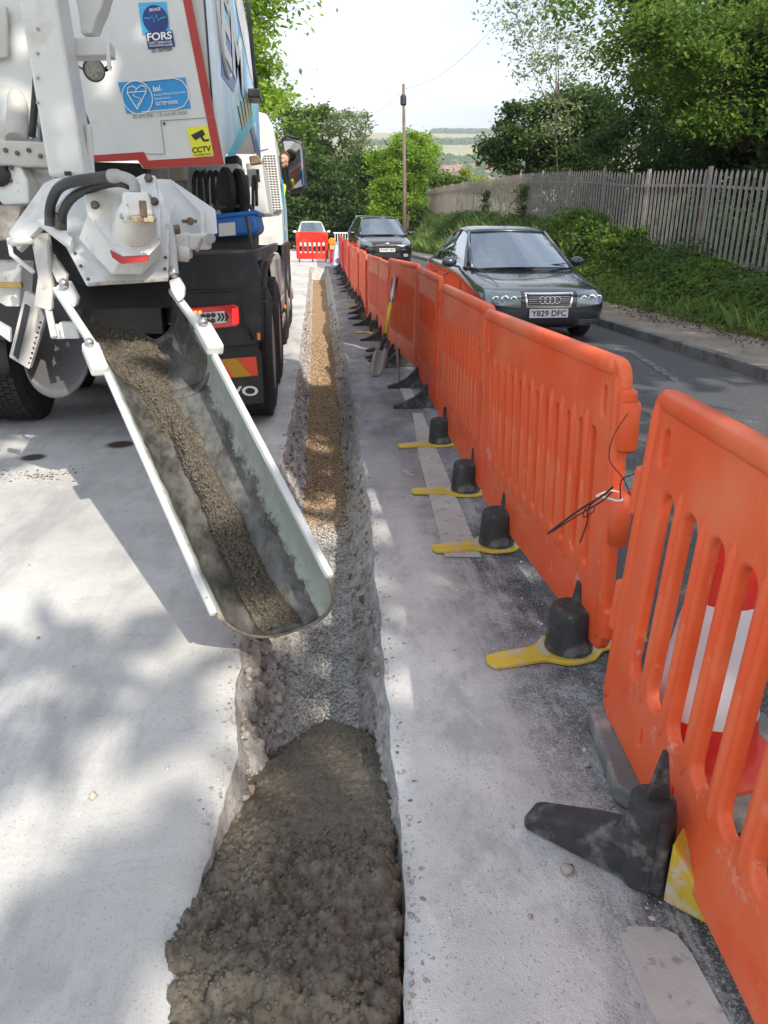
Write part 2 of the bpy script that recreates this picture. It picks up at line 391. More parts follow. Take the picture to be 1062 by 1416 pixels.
M['grass'] = leafmat('grass_blades', (.06, .12, .025), (.13, .21, .05), (.22, .30, .09))
# ================= SETTING =================
def sstep(a, b, x): t = np.clip((np.asarray(x, float)-a)/(b-a), 0, 1); return t*t*(3-2*t)
def zr(Y): return .30*sstep(13, 31, Y)
KY = [-4, .9, 1.16, 1.4, 1.77, 2.33, 4.47, 6.33, 12.1, 25.9, 27]
KL = [-.28, -.29, -.33, -.29, -.27, -.30, -.25, -.20, -.17, -.08, -.07]
RY = [-4, .95, 1.22, 1.7, 2.14, 3.55, 5.31, 8.56, 19.9, 26.7]
RX = [.12, .12, .16, .18, .20, .27, .30, .37, .50, .52]
def xl(Y): return np.interp(Y, KY, KL)+fbm(np.asarray(Y)*3.1, 0*np.asarray(Y)+1.5, o=5, s=3, g=.6)*.030
def xr(Y): return np.interp(Y, RY, RX)+fbm(np.asarray(Y)*3.1, 0*np.asarray(Y)+7.5, o=5, s=9, g=.6)*.024
TEND = 26.4
Ys = np.concatenate([np.arange(-3, .6, .2), np.arange(.6, 5, .016), np.arange(5, 12, .04), np.arange(12, TEND, .12), [TEND]])
FLOOR = -.38
def grid_mesh(name, X, Y, Z, mats, smooth=False, midx=None):
    n, m = X.shape; V = np.stack([X, Y, Z], -1).reshape(-1, 3)
    i = np.arange(n-1)[:, None]*m+np.arange(m-1)[None, :]
    F = np.stack([i, i+1, i+m+1, i+m], -1).reshape(-1, 4)
    return arr_mesh(name, V, F, mats, smooth=smooth, midx=midx)
# -- ground materials
def concrete_mat():
    m, t, b = newmat('pale_dusty_concrete'); p = pos(t)
    c = mix(t, ramp(t, tex(t, p, 1.3, 6, .6), [(.35, 0.), (.65, 1.)]), (.43, .428, .415), (.61, .605, .59))
    c = mix(t, ramp(t, tex(t, p, 3.0, 8, .65, (1, .3, 1)), [(.50, 0.), (.64, .6)]), c, (.27, .275, .29))
    c = mix(t, ramp(t, tex(t, p, 1.1, 9, .72, (1.6, .7, 1)), [(.54, 0.), (.60, .38)]), c, (.30, .30, .31))
    c = mix(t, ramp(t, tex(t, p, .9, 5, .6, (.5, 1.6, 1)), [(.55, 0.), (.7, .5)]), c, (.56, .56, .57))
    c = mix(t, ramp(t, tex(t, p, 140, 2, .6), [(.60, 0.), (.72, .55)]), c, (.14, .14, .15))
    c = mix(t, ramp(t, tex(t, p, 18, 8, .75), [(.62, 0.), (.70, .35)]), c, (.20, .20, .21))
    c = mix(t, ramp(t, tex(t, p, 2.0, 9, .78, (.35, 2.4, 1)), [(.57, 0.), (.64, .30)]), c, (.62, .62, .62))
    c = mix(t, ramp(t, tex(t, p, 5.5, 9, .8, (.6, 1.8, 1)), [(.60, 0.), (.66, .45)]), c, (.22, .22, .23))
    c = mix(t, ramp(t, tex(t, p, 1.6, 10, .8, (3.2, .25, 1)), [(.56, 0.), (.66, .32)]), c, (.30, .295, .285))
    c = mix(t, ramp(t, tex(t, p, 42, 6, .8), [(.56, 0.), (.68, .45)]), c, (.28, .275, .27))
    # damp oil spots
    for (sx, sy, r) in ((-1.88, 4.90, .10), (-1.38, 5.18, .12)):
        d = N(t, 'ShaderNodeVectorMath', operation='DISTANCE'); t.links.new(p, d.inputs[0]); d.inputs[1].default_value = (sx, sy, 0)
        c = mix(t, ramp(t, d.outputs['Value'], [(r*.6, 1.), (r, 0.)]), c, (.06, .045, .035))
    t.links.new(c, b.inputs['Base Color']); b.inputs['Roughness'].default_value = .85
    bump(t, b, tex(t, p, 220, 3, .6), .35, .002); bump(t, b, tex(t, p, 25, 6, .6), .35, .006)
    return m
def asphalt_mat():
    m, t, b = newmat('dusty_asphalt'); p = pos(t)
    sx = N(t, 'ShaderNodeSeparateXYZ'); t.links.new(p, sx.inputs[0])
    vc = N(t, 'ShaderNodeTexVoronoi'); vc.inputs['Scale'].default_value = 230; t.links.new(p, vc.inputs['Vector']); vs_ = N(t, 'ShaderNodeSeparateColor'); t.links.new(vc.outputs['Color'], vs_.inputs[0])
    chip = vs_.outputs[0]
    a = ramp(t, chip, [(0, (.022, .023, .027)), (.5, (.050, .052, .058)), (.8, (.10, .10, .105)), (1, (.26, .26, .265))])
    # old patch repair, greyer further along
    a = mix(t, ramp(t, tex(t, p, .35, 3, .5), [(.4, 0.), (.6, .45)]), a, (.055, .058, .066))
    dusty = ramp(t, chip, [(0, (.13, .13, .14)), (.4, (.33, .33, .34)), (1, (.56, .56, .57))])
    # smears of slurry dust over the tarmac beside the trench
    rng = N(t, 'ShaderNodeMapRange'); rng.inputs[1].default_value = .35; rng.inputs[2].default_value = 1.35; rng.inputs[3].default_value = .24; rng.inputs[4].default_value = -.10
    t.links.new(sx.outputs['X'], rng.inputs[0])
    ad = N(t, 'ShaderNodeMath', operation='ADD'); t.links.new(tex(t, p, 3.2, 8, .68), ad.inputs[0]); t.links.new(rng.outputs[0], ad.inputs[1])
    c = mix(t, ramp(t, ad.outputs[0], [(.50, 0.), (.80, .9)]), a, dusty)
    ad3 = N(t, 'ShaderNodeMath', operation='ADD'); t.links.new(tex(t, p, 1.1, 9, .75, (4, .8, 1)), ad3.inputs[0]); t.links.new(rng.outputs[0], ad3.inputs[1])
    c = mix(t, ramp(t, ad3.outputs[0], [(.62, 0.), (.70, .65)]), c, (.46, .46, .48))
    # pale slab strip along the trench
    lim = N(t, 'ShaderNodeMapRange'); lim.inputs[1].default_value = .74; lim.inputs[2].default_value = .40
    w = N(t, 'ShaderNodeMath', operation='MULTIPLY_ADD'); w.inputs[1].default_value = -.55; t.links.new(tex(t, p, 5, 8, .7), w.inputs[0]); t.links.new(sx.outputs['X'], w.inputs[2])
    w2 = N(t, 'ShaderNodeMath', operation='ADD'); w2.inputs[1].default_value = .275; t.links.new(w.outputs[0], w2.inputs[0])
    t.links.new(w2.outputs[0], lim.inputs[0])
    cc = mix(t, ramp(t, tex(t, p, 2.6, 7, .65), [(.35, 0.), (.65, 1.)]), (.50, .502, .495), (.68, .68, .67))
    cc = mix(t, ramp(t, chip, [(.0, .5), (.07, 0.)]), cc, (.15, .15, .16))
    cc = mix(t, ramp(t, tex(t, p, 9, 8, .75), [(.56, 0.), (.66, .45)]), cc, (.62, .62, .62))
    cc = mix(t, ramp(t, tex(t, p, 2.2, 7, .7, (1.5, .8, 1)), [(.52, 0.), (.60, .40)]), cc, (.24, .24, .25))
    # strip turns to bare grey tarmac further down
    fy = N(t, 'ShaderNodeMapRange'); fy.inputs[1].default_value = 3.0; fy.inputs[2].default_value = 5.5; fy.inputs[3].default_value = 0; fy.inputs[4].default_value = .75
    t.links.new(sx.outputs['Y'], fy.inputs[0])
    grey = mix(t, ramp(t, tex(t, p, 2.4, 8, .7, (1, .5, 1)), [(.40, 0.), (.62, 1.)]), (.13, .135, .15), (.33, .335, .355))
    cc = mix(t, fy.outputs[0], cc, grey)
    fin = mix(t, lim.outputs[0], c, cc)
    # middle distance beside the barriers: grey tarmac too
    near = N(t, 'ShaderNodeMapRange'); near.inputs[1].default_value = 1.15; near.inputs[2].default_value = .95
    t.links.new(sx.outputs['X'], near.inputs[0])
    mu = N(t, 'ShaderNodeMath', operation='MULTIPLY'); t.links.new(near.outputs[0], mu.inputs[0]); t.links.new(fy.outputs[0], mu.inputs[1])
    fin = mix(t, mu.outputs[0], fin, grey)
    t.links.new(fin, b.inputs['Base Color']); b.inputs['Roughness'].default_value = .8
    bump(t, b, vc.outputs['Distance'], .5, -.004); bump(t, b, tex(t, p, 60, 5, .7), .6, .006)
    return m
M['concrete'] = concrete_mat(); M['asphalt'] = asphalt_mat()
def trench_mats():
    out = []
    m, t, b = newmat('broken_trench_wall'); p = pos(t)
    sx = N(t, 'ShaderNodeSeparateXYZ'); t.links.new(p, sx.inputs[0])
    c = mix(t, ramp(t, tex(t, p, 16, 8, .7), [(.36, 0.), (.64, 1.)]), (.34, .335, .33), (.68, .67, .65))
    c = mix(t, ramp(t, tex(t, p, 7, 6, .7), [(.58, 0.), (.66, .5)]), c, (.52, .50, .46))
    c = mix(t, ramp(t, tex(t, p, 60, 4, .7), [(.58, 0.), (.68, .7)]), c, (.06, .06, .06))
    t.links.new(c, b.inputs['Base Color']); b.inputs['Roughness'].default_value = .9
    bump(t, b, tex(t, p, 40, 6, .7), 1, .02); out.append(m)
    m, t, b = newmat('trench_bed'); p = pos(t)
    sx = N(t, 'ShaderNodeSeparateXYZ'); t.links.new(p, sx.inputs[0])
    br = mix(t, ramp(t, tex(t, p, 75, 3, .7), [(.40, 0.), (.60, 1.)]), (.20, .125, .06), (.52, .36, .21))
    br = mix(t, ramp(t, tex(t, p, 2.5, 4, .6, (.5, 3, 1)), [(.45, 0.), (.65, .4)]), br, (.17, .10, .05))
    gr = mix(t, ramp(t, tex(t, p, 75, 3, .7), [(.40, 0.), (.60, 1.)]), (.32, .315, .31), (.68, .67, .66))
    e = N(t, 'ShaderNodeMath', operation='MULTIPLY_ADD'); e.inputs[1].default_value = .9; t.links.new(tex(t, p, 6, 5, .6), e.inputs[0]); t.links.new(sx.outputs['Y'], e.inputs[2])
    k = N(t, 'ShaderNodeMapRange'); k.inputs[1].default_value = 5.05; k.inputs[2].default_value = 5.25; t.links.new(e.outputs[0], k.inputs[0])
    c = mix(t, k.outputs[0], gr, br)
    t.links.new(c, b.inputs['Base Color']); b.inputs['Roughness'].default_value = .95
    bump(t, b, tex(t, p, 80, 4, .7), 1, .012); out.append(m)
    return out
M['twall'], M['tbed'] = trench_mats()
# -- left slab and right road with the ragged trench between them
offs = np.array([0, .006, .02, .05, .1, .18, .3, .5, .8, 1.3, 2.2, 4, 7, 14])
Yall = np.concatenate([Ys, np.arange(TEND+.02, 50, 1.2), [50, 56, 62]])
def edge_l(Y): return np.where(Y <= TEND, xl(Y), .20)
def edge_r(Y): return np.where(Y <= TEND, xr(Y), .2001)
YY = np.repeat(Yall[:, None], len(offs), 1)
Xg = edge_l(Yall)[:, None]-offs[None, :]
edgefall = -.012*np.exp(-offs/.02)[None, :]*(1+fbm(YY*14, Xg*14, s=5))
Zg = zr(YY)+edgefall+fbm(YY*2, Xg*2, s=15)*.004
o = grid_mesh('concrete_slab', Xg[:, ::-1], YY, Zg[:, ::-1], M['concrete'], smooth=True); tag(o, kind='structure')
offr = np.array([0, .006, .02, .05, .1, .18, .3, .5, .8, 1.2, 1.7, 2.4, 3.2])
YR = np.repeat(Yall[:, None], len(offr)+1, 1)
Xr_ = np.concatenate([edge_r(Yall)[:, None]+offr[None, :], np.full((len(Yall), 1), 4.56)], 1)
o2 = np.append(offr, 4)
Zr_ = zr(YR)-.012*np.exp(-o2/.02)[None, :]*(1+fbm(YR*14, Xr_*14, s=6))+fbm(YR*2, Xr_*2, s=16)*.004
o = grid_mesh('road', Xr_, YR, Zr_, M['asphalt'], smooth=True); tag(o, kind='structure')
# -- trench walls and bed
nw = 12; nf = 14
def trench():
    n = len(Ys); XL = edge_l(Ys); XR = edge_r(Ys); zt = zr(Ys)
    cols = []
    Lb = np.interp(Ys, [0, 3, 5, 12, 26.4], [-.14, -.145, -.105, -.06, .02])
    Rb = np.interp(Ys, [0, 3, 5, 12, 26.4], [.10, .135, .195, .30, .43])
    for k in range(nw+1):
        f = k/nw
        prof = np.where(f < .35, .22*f/.35, .22+.78*((f-.35)/.65)**1.3)   # slab face steep, soil below battered
        x = XL+(Lb-XL)*prof; z = zt-.012+(FLOOR+.012)*f**.9
        amp = .034*math.sin(math.pi*min(1, f*1.15+.0)) if f < .87 else .010
        d = fbm(Ys*9, f*6+0*Ys, o=5, s=21, g=.62)*amp*1.6+vnoise(Ys*26, f*14+0*Ys, s=27)*amp*.5
        cols.append((x+d, z+d*.3*(1 if 0 < k < nw else 0)))
    for k in range(1, nf):
        f = k/nf; x = Lb+(Rb-Lb)*f
        cols.append((x, zt+FLOOR+fbm(Ys*10, f*4+0*Ys, s=31)*.012-.012*math.sin(math.pi*f)))
    for k in range(nw, -1, -1):
        f = k/nw
        prof = np.where(f < .35, .3*f/.35, .3+.7*((f-.35)/.65)**1.3)
        x = XR+(Rb-XR)*prof; z = zt-.012+(FLOOR+.012)*f**.9
        amp = .030*math.sin(math.pi*min(1, f*1.15)) if f < .87 else .010
        d = fbm(Ys*9, f*6+40+0*Ys, o=5, s=41, g=.62)*amp*1.6+vnoise(Ys*26, f*14+0*Ys, s=47)*amp*.5
        cols.append((x+d, z+d*.3*(1 if 0 < k < nw else 0)))
    X = np.stack([c[0] for c in cols], 1); Z = np.stack([c[1] for c in cols], 1); m = X.shape[1]
    Y = np.repeat(Ys[:, None], m, 1)
    # closing wall at the far end
    X = np.vstack([X, X[-1:]]); Y = np.vstack([Y, Y[-1:]+.02]); Z = np.vstack([Z, np.full((1, m), float(zr(TEND)))])
    mi = np.zeros((X.shape[0]-1, m-1), int); mi[:, nw:nw+nf] = 1; mi[-1, :] = 0
    return grid_mesh('trench', X, Y, Z, [M['twall'], M['tbed']], smooth=True, midx=mi.ravel())
tag(trench(), kind='structure')
# -- stones: many small lumps in one array mesh
_ico = None
def stones(name, P, Rr, mats, midx=None, flat=.75, sub=1, smooth=False):
    global _ico
    bm = bmesh.new(); bmesh.ops.create_icosphere(bm, subdivisions=sub, radius=1)
    v0 = np.array([v.co[:] for v in bm.verts]); f0 = np.array([[v.index for v in f.verts] for f in bm.faces]); bm.free()
    P = np.asarray(P); n = len(P); k = len(v0)
    V = np.repeat(v0[None], n, 0)*(1+RNG.uniform(-.28, .28, (n, k, 1)))
    V = V*RNG.uniform(.6, 1.25, (n, 1, 3)); V[:, :, 2] *= flat
    a = RNG.uniform(0, 6.28, n); ca, sa = np.cos(a)[:, None], np.sin(a)[:, None]
    x = V[:, :, 0]*ca-V[:, :, 1]*sa; y = V[:, :, 0]*sa+V[:, :, 1]*ca; V[:, :, 0] = x; V[:, :, 1] = y
    V = V*np.asarray(Rr)[:, None, None]+P[:, None, :]
    F = f0[None]+(np.arange(n)*k)[:, None, None]
    mi = None if midx is None else np.repeat(midx, len(f0))
    return arr_mesh(name, V.reshape(-1, 3), F.reshape(-1, 3), mats, smooth=smooth, midx=mi)
def stonemat(name, cols):
    m, t, b = newmat(name); r = N(t, 'ShaderNodeNewGeometry').outputs['Random Per Island']
    c = ramp(t, r, [(i/(len(cols)-1), c_) for i, c_ in enumerate(cols)])
    c = mix(t, ramp(t, tex(t, pos(t), 90, 3), [(.4, 0.), (.65, .4)]), c, (.10, .09, .08))
    t.links.new(c, b.inputs['Base Color']); b.inputs['Roughness'].default_value = .85; return m
M['gravel_b'] = stonemat('brown_gravel', [(.16, .10, .05), (.38, .25, .14), (.52, .37, .22), (.32, .20, .10), (.62, .50, .36)])
M['gravel_g'] = stonemat('grey_gravel', [(.30, .295, .29), (.54, .53, .52), (.68, .67, .65), (.44, .43, .42)])
M['rubble'] = stonemat('trench_rubble', [(.20, .19, .18), (.44, .42, .39), (.34, .31, .28), (.56, .54, .51), (.40, .30, .22), (.12, .12, .12)])
def bedx(Y, f):
    L = np.interp(Y, [0, 3, 5, 12, 26.4], [-.14, -.145, -.105, -.06, .02]); Rb = np.interp(Y, [0, 3, 5, 12, 26.4], [.10, .135, .195, .30, .43])
    return L+(Rb-L)*f
n = 15000
y = 4.55+RNG.random(n)**1.6*9.5; y = y+RNG.normal(0, .12, n); f = RNG.random(n)
P = np.stack([bedx(y, f), y, FLOOR+RNG.uniform(-.008, .006, n)], 1)
tag(stones('brown_gravel', P, RNG.uniform(.004, .010, n)*(1+y*.03), M['gravel_b']), 'loose brown gravel covering the bed of the trench', 'gravel', kind='stuff')
n = 8500
y = 1.7+RNG.random(n)*3.0+np.abs(RNG.normal(0, .25, n))*(RNG.random(n) < .3); f = RNG.random(n)
P = np.stack([bedx(y, f), y, FLOOR+RNG.uniform(-.008, .005, n)], 1)
tag(stones('grey_gravel', P, RNG.uniform(.003, .008, n), M['gravel_g']), 'pale grey grit on the trench bed just past the wet concrete', 'gravel', kind='stuff')
# rubble bedded in the two walls
n = 5200; y = 1.2+RNG.random(n)**1.5*17; side = RNG.random(n) < .5; f = RNG.uniform(.15, 1, n)
prof = np.where(f < .35, .25*f/.35, .25+.75*((f-.35)/.65)**1.3)
Lw = xl(y)+(bedx(y, 0)-xl(y))*prof; Rw = xr(y)+(bedx(y, 1)-xr(y))*prof
P = np.stack([np.where(side, Lw, Rw), y, zr(y)-.012+(FLOOR+.012)*f**.9], 1)
tag(stones('trench_rubble', P, RNG.uniform(.004, .013, n)*(1+1.0*(RNG.random(n) < .2))*(1+y*.03), M['rubble'], sub=1, flat=.9), 'broken stones bedded in the ragged trench walls', 'rubble', kind='stuff')
# grit on the tarmac and slab
n = 1500; y = .8+RNG.random(n)**1.5*9; x = np.where(RNG.random(n) < .78, RNG.uniform(.25, 1.5, n), RNG.uniform(-2.6, -.3, n))
ok = (x > xr(y)+.02) | (x < xl(y)-.03)
P = np.stack([x, y, zr(y)+.001], 1)[ok]; rr = (RNG.random(n)**5*.008+.0018)[ok]
tag(stones('grit', P, rr, M['gravel_g'], flat=.7), 'fine loose grit scattered on the tarmac and slab', 'grit', kind='stuff')
n = 2600; y = .8+RNG.random(n)**1.4*9; sd = RNG.random(n) < .5; ofs = np.abs(RNG.normal(0, .035, n))
P = np.stack([np.where(sd, xl(y)-.006-ofs, xr(y)+.006+ofs), y, zr(y)-.002+0*y], 1); keep = (y > 1.5) | ~sd
tag(stones('trench_edge_crumbs', P[keep], (RNG.random(n)**4*.0055+.0013)[keep], M['rubble'], flat=.7), 'broken crumbs strewn along both edges of the trench', 'rubble', kind='stuff')
for nm, (x, y), r_, lb in (('stone', (.548, 1.27), .016, 'pale thumb-sized stone on the tarmac below the nearest black foot'),
                       ('stone', (.72, 1.62), .010, 'small pale pebble between the trench and the cone base'),
                       ('stone', (-.62, 1.62), .012, 'small grey stone alone on the pale slab left of the wet concrete'),
                       ('stone', (.98, 2.95), .014, 'little grey stone lying between the second and third yellow feet')):
    tag(stones(nm, [(x, y, r_*.55)], [r_], M['brick'], sub=2, smooth=True), lb, 'stone', 'single stones on the roadway')
n = 260; cx_ = np.where(RNG.random(n) < .6, -1.62, -1.80)+RNG.normal(0, .09, n); cy_ = 4.50+RNG.normal(0, .07, n)
CR = (np.stack([cx_, cy_, cx_*0+.001], 1), RNG.random(n)**3*.009+.002)
# -- wet concrete in the trench
def wetmat():
    m, t, b = newmat('wet_concrete'); p = pos(t)
    c = mix(t, ramp(t, tex(t, p, 45, 6, .7), [(.35, 0.), (.68, 1.)]), (.040, .034, .026), (.165, .138, .102))
    c = mix(t, ramp(t, tex(t, p, 6, 4, .6), [(.4, 0.), (.65, .5)]), c, (.125, .112, .090))
    r = N(t, 'ShaderNodeNewGeometry').outputs['Random Per Island']
    c = mix(t, ramp(t, r, [(0, 0.), (1, .25)]), c, (.21, .18, .135))
    t.links.new(c, b.inputs['Base Color']); t.links.new(ramp(t, tex(t, p, 30, 4), [(.40, .22), (.62, .70)]), b.inputs['Roughness'])
    bump(t, b, tex(t, p, 160, 5, .75), .7, .005); return m
M['wet'] = wetmat()
tag(stones('slurry_crumbs', CR[0], CR[1], M['wet'], flat=.5), 'dark dried crumbs of concrete dropped on the slab behind the left wheel', 'crumbs', kind='stuff')
def splat(H, xs, ys, n, r0, r1, mask, rs):
    dx = xs[1]-xs[0]; dy = ys[1]-ys[0]
    for _ in range(n):
        cx = rs.uniform(xs[0], xs[-1]); cy = rs.uniform(ys[0], ys[-1]); i = int((cy-ys[0])/dy); j = int((cx-xs[0])/dx)
        k = mask[min(i, H.shape[0]-1), min(j, H.shape[1]-1)]
        if rs.random() > k: continue
        r = r0+(r1-r0)*rs.random()**2; a = int(r/dy)+1; b = int(r/dx)+1
        i0, i1, j0, j1 = max(i-a, 0), min(i+a+1, H.shape[0]), max(j-b, 0), min(j+b+1, H.shape[1])
        d2 = (ys[i0:i1, None]-cy)**2+(xs[None, j0:j1]-cx)**2
        base = H[min(i, H.shape[0]-1), min(j, H.shape[1]-1)]
        hh = base-r*.45+np.sqrt(np.maximum(r*r-d2, 0))*.95
        H[i0:i1, j0:j1] = np.where(d2 < r*r, np.maximum(H[i0:i1, j0:j1], hh), H[i0:i1, j0:j1])
xs = np.arange(-.46, .27, .0036); ys = np.arange(.55, 2.60, .0042)
Xm, Ym = np.meshgrid(xs, ys)
H = np.interp(Ym, [.5, .8, 1.15, 1.3, 1.5, 1.75, 2.1, 2.48, 2.6], [.0, .005, .01, -.015, -.07, -.13, -.205, -.35, -.42])
rough = 1-sstep(1.32, 1.62, Ym)
H = H+fbm(Xm*6, Ym*6, s=51)*(.05*rough+.006)+fbm(Xm*18, Ym*18, s=52)*.016*rough+fbm(Xm*4, Ym*22, s=53)*.007*(1-rough)
Lx = xl(ys)[:, None]; Rx = xr(ys)[:, None]
over = .022*np.exp(-((ys-1.13)/.13)**2)[:, None]           # spill over the left edge
H += .018*np.clip(over/.022, 0, 1)*(Xm < Lx+.05)
H -= .13*sstep(0, .03, (Lx+.008-over)-Xm)                   # drop past the left edge
H -= .10*sstep(0, .05, Xm-(Rx-.025-.012*rough))*(Ym < 1.5)+.06*sstep(0, .05, Xm-(Rx-.02))*(Ym >= 1.5)
H -= .18*np.clip((Xm-.03)/.3, -1, 1)**2*(Ym > 1.7)*sstep(1.7, 2.3, Ym)
H -= .10*sstep(2.22, 2.52, Ym+np.abs(Xm-.0)*.9)
rs = random.Random(5)
splat(H, xs, ys, 7000, .004, .017, .20+.80*rough, rs); splat(H, xs, ys, 9000, .003, .007, .3+.7*rough, rs)
splat(H, xs, ys, 420, .016, .034, rough, rs); splat(H, xs, ys, 9000, .003, .009, rough, rs)
H += -.012*np.abs(fbm(Xm*3+7, Ym*7, o=3, s=58))*rough+.004*np.sin(Ym*52+fbm(Xm*5, Ym*3, s=59)*4)*(1-rough)*sstep(1.45, 1.7, Ym)
H += vnoise(Xm*300, Ym*300, s=61)*.0012+vnoise(Xm*120, Ym*120, s=62)*.0022
H = np.where(H > -.002, H, H)
o = grid_mesh('wet_concrete', Xm, Ym, H, M['wet'], smooth=True)
n = 9000; i_ = RNG.integers(20, len(ys)-30, n); j_ = RNG.integers(20, len(xs)-20, n)
kk = (RNG.random(n) < rough[i_, j_]*.9+.12) & (H[i_, j_] > -.10-.22*np.clip((ys[i_]-1.3)/.9, 0, 1))
c_ = stones('aggregate', np.stack([xs[j_], ys[i_], H[i_, j_]+.001], 1)[kk], (RNG.random(n)**4*.0065+.0014)[kk], M['wet'], flat=.9); c_.parent = o; tag(c_, kind='stuff')
tag(o, 'heap of wet brown-grey concrete filling the near end of the trench', 'wet concrete', kind='stuff')
# -- road markings
def flat_poly(name, pts, z, mat):
    mb = MB(); mb.prism([(x, y, z) for x, y in pts], (0, 0, -.003)); return tag(mb.build(name, mat), kind='structure')
M['line'] = plain('worn_white_line', (.44, .43, .41), .85, var=.12, dirt=(.20, .20, .20), dscale=22, dth=.57, bmp=.5)
flat_poly('road_marking', [(.60, 1.06), (.605, 1.10), (.63, 1.115), (.70, 1.105), (.725, 1.085), (.735, 1.04), (.745, .4), (.60, .4)], .0050, M['line'])
flat_poly('road_marking', [(.565, 3.06), (.73, 3.04), (.80, 4.6), (.865, 5.9), (.785, 5.92), (.66, 4.6)], .0050, M['line'])
flat_poly('road_marking', [(.77, 6.15), (.88, 6.13), (.90, 7.05), (.80, 7.08)], .0050, M['line'])
def wornmat():
    m, t, b = newmat('rubbed_white_paint'); p = pos(t)
    t.links.new(ramp(t, tex(t, p, 8, 8, .75, (3, 1, 1)), [(.46, (.05, .052, .06)), (.66, (.28, .29, .31))]), b.inputs['Base Color']); b.inputs['Roughness'].default_value = .8
    return m
M['worn'] = wornmat()
for (x0, y0, x1, y1, w) in ((1.92, 4.6, 2.0, 6.4, .07), (3.55, 7.0, 3.85, 8.9, .10), (3.45, 9.6, 3.4, 11.3, .07), (2.6, 5.0, 2.7, 5.7, .05)):
    flat_poly('road_marking', [(x0, y0), (x0+w, y0), (x1+w, y1), (x1, y1)], .0045, M['worn'])
# -- kerb, pavement, verge
M['kerbm'] = plain('weathered_kerb_concrete', (.15, .15, .15), .9, var=.3, vscale=3, dirt=(.07, .08, .05), dscale=4, dth=.5, bmp=.5, bscale=60)
M['pave'] = plain('gravelly_pavement', (.24, .20, .165), .9, var=.3, vscale=2, dirt=(.08, .055, .035), dscale=22, dth=.54, bmp=.8, bscale=70)
mb = MB(); yk = -3.0
while yk < 48:
    z = float(zr(yk+.45)); mb.box((4.565+random.uniform(-.004, .004), yk+.455, z+.03), (.13, .90, .17)); yk += .915
tag(mb.build('kerb', M['kerbm'], bevel=.015), kind='structure')
Yp = np.arange(-4, 60, .25); Xp = np.array([4.63, 4.9, 5.3, 5.8, 6.3, 6.8]); A, B = np.meshgrid(Xp, Yp)
tag(grid_mesh('pavement', A, B, zr(B)+.108+fbm(A*3, B*3, s=71)*.012, M['pave'], smooth=True), kind='structure')
VB = ([-5, 11, 12.65, 15, 20.9, 28, 38, 56, 70], [.35, .35, .42, .62, 1.05, 1.38, 1.68, 2.0, 2.4])
def vb(Y): return np.interp(Y, *VB)
FX = 7.5
def vz(X, Y):
    t = sstep(5.55, FX, X+fbm(Y*.7, Y*0, s=77)*.25)
    return zr(Y)+.05+(vb(Y)-zr(Y)-.05)*t+fbm(np.asarray(X)*1.5, np.asarray(Y)*1.5, s=78)*.07*t
M['soil'] = plain('soil', (.10, .075, .05), .95, var=.3, dirt=(.05, .08, .02), dscale=5, dth=.45, bmp=.6, bscale=30)
Xv = np.concatenate([np.arange(5.3, 8, .12), [9, 12, 18, 30, 45]]); Yv = np.arange(-4, 66, .3); A, B = np.meshgrid(Xv, Yv)
tag(grid_mesh('verge', A, B, vz(A, B), M['soil'], smooth=True), kind='structure')
# -- the land: dips under the road, falls away beyond and climbs to the downs
def landz(X, Y):
    z = np.interp(Y, [-60, 40, 75, 200, 500, 800, 1200, 1700, 2200, 2700, 3600, 6000], [-1, -1, -.2, 5, 22, 44, 104, 185, 245, 292, 240, 100])
    far = sstep(400, 1500, Y)
    return z+far*(fbm(X/700, Y/700, s=81)*10)+sstep(2300, 2700, Y)*fbm(X/1300, Y/3000, s=85)*6
Xt = np.concatenate([-np.geomspace(4000, 60, 40), np.linspace(-55, 55, 23), np.geomspace(60, 4000, 60)])
Yt = np.concatenate([np.linspace(-120, 60, 19), np.geomspace(66, 6000, 110)]); A, B = np.meshgrid(Xt, Yt)
m, t, b = newmat('chalk_downland'); p = pos(t)
vo = N(t, 'ShaderNodeTexVoronoi'); vo.inputs['Scale'].default_value = .0035; mm = N(t, 'ShaderNodeMapping'); mm.inputs['Scale'].default_value = (1, .55, .5)
t.links.new(p, mm.inputs['Vector']); t.links.new(mm.outputs[0], vo.inputs['Vector'])
sx = N(t, 'ShaderNodeSeparateColor'); t.links.new(vo.outputs['Color'], sx.inputs[0])
c = ramp(t, sx.outputs[0], [(0, (.27, .27, .10)), (.35, (.34, .31, .16)), (.6, (.18, .23, .08)), (.8, (.40, .36, .20)), (1, (.22, .25, .09))])
c = mix(t, ramp(t, tex(t, p, .012, 4), [(.45, 0.), (.6, .4)]), c, (.10, .14, .05))
t.links.new(c, b.inputs['Base Color']); b.inputs['Roughness'].default_value = .95
tag(grid_mesh('ground', A, B, landz(A, B), m, smooth=True), kind='structure')
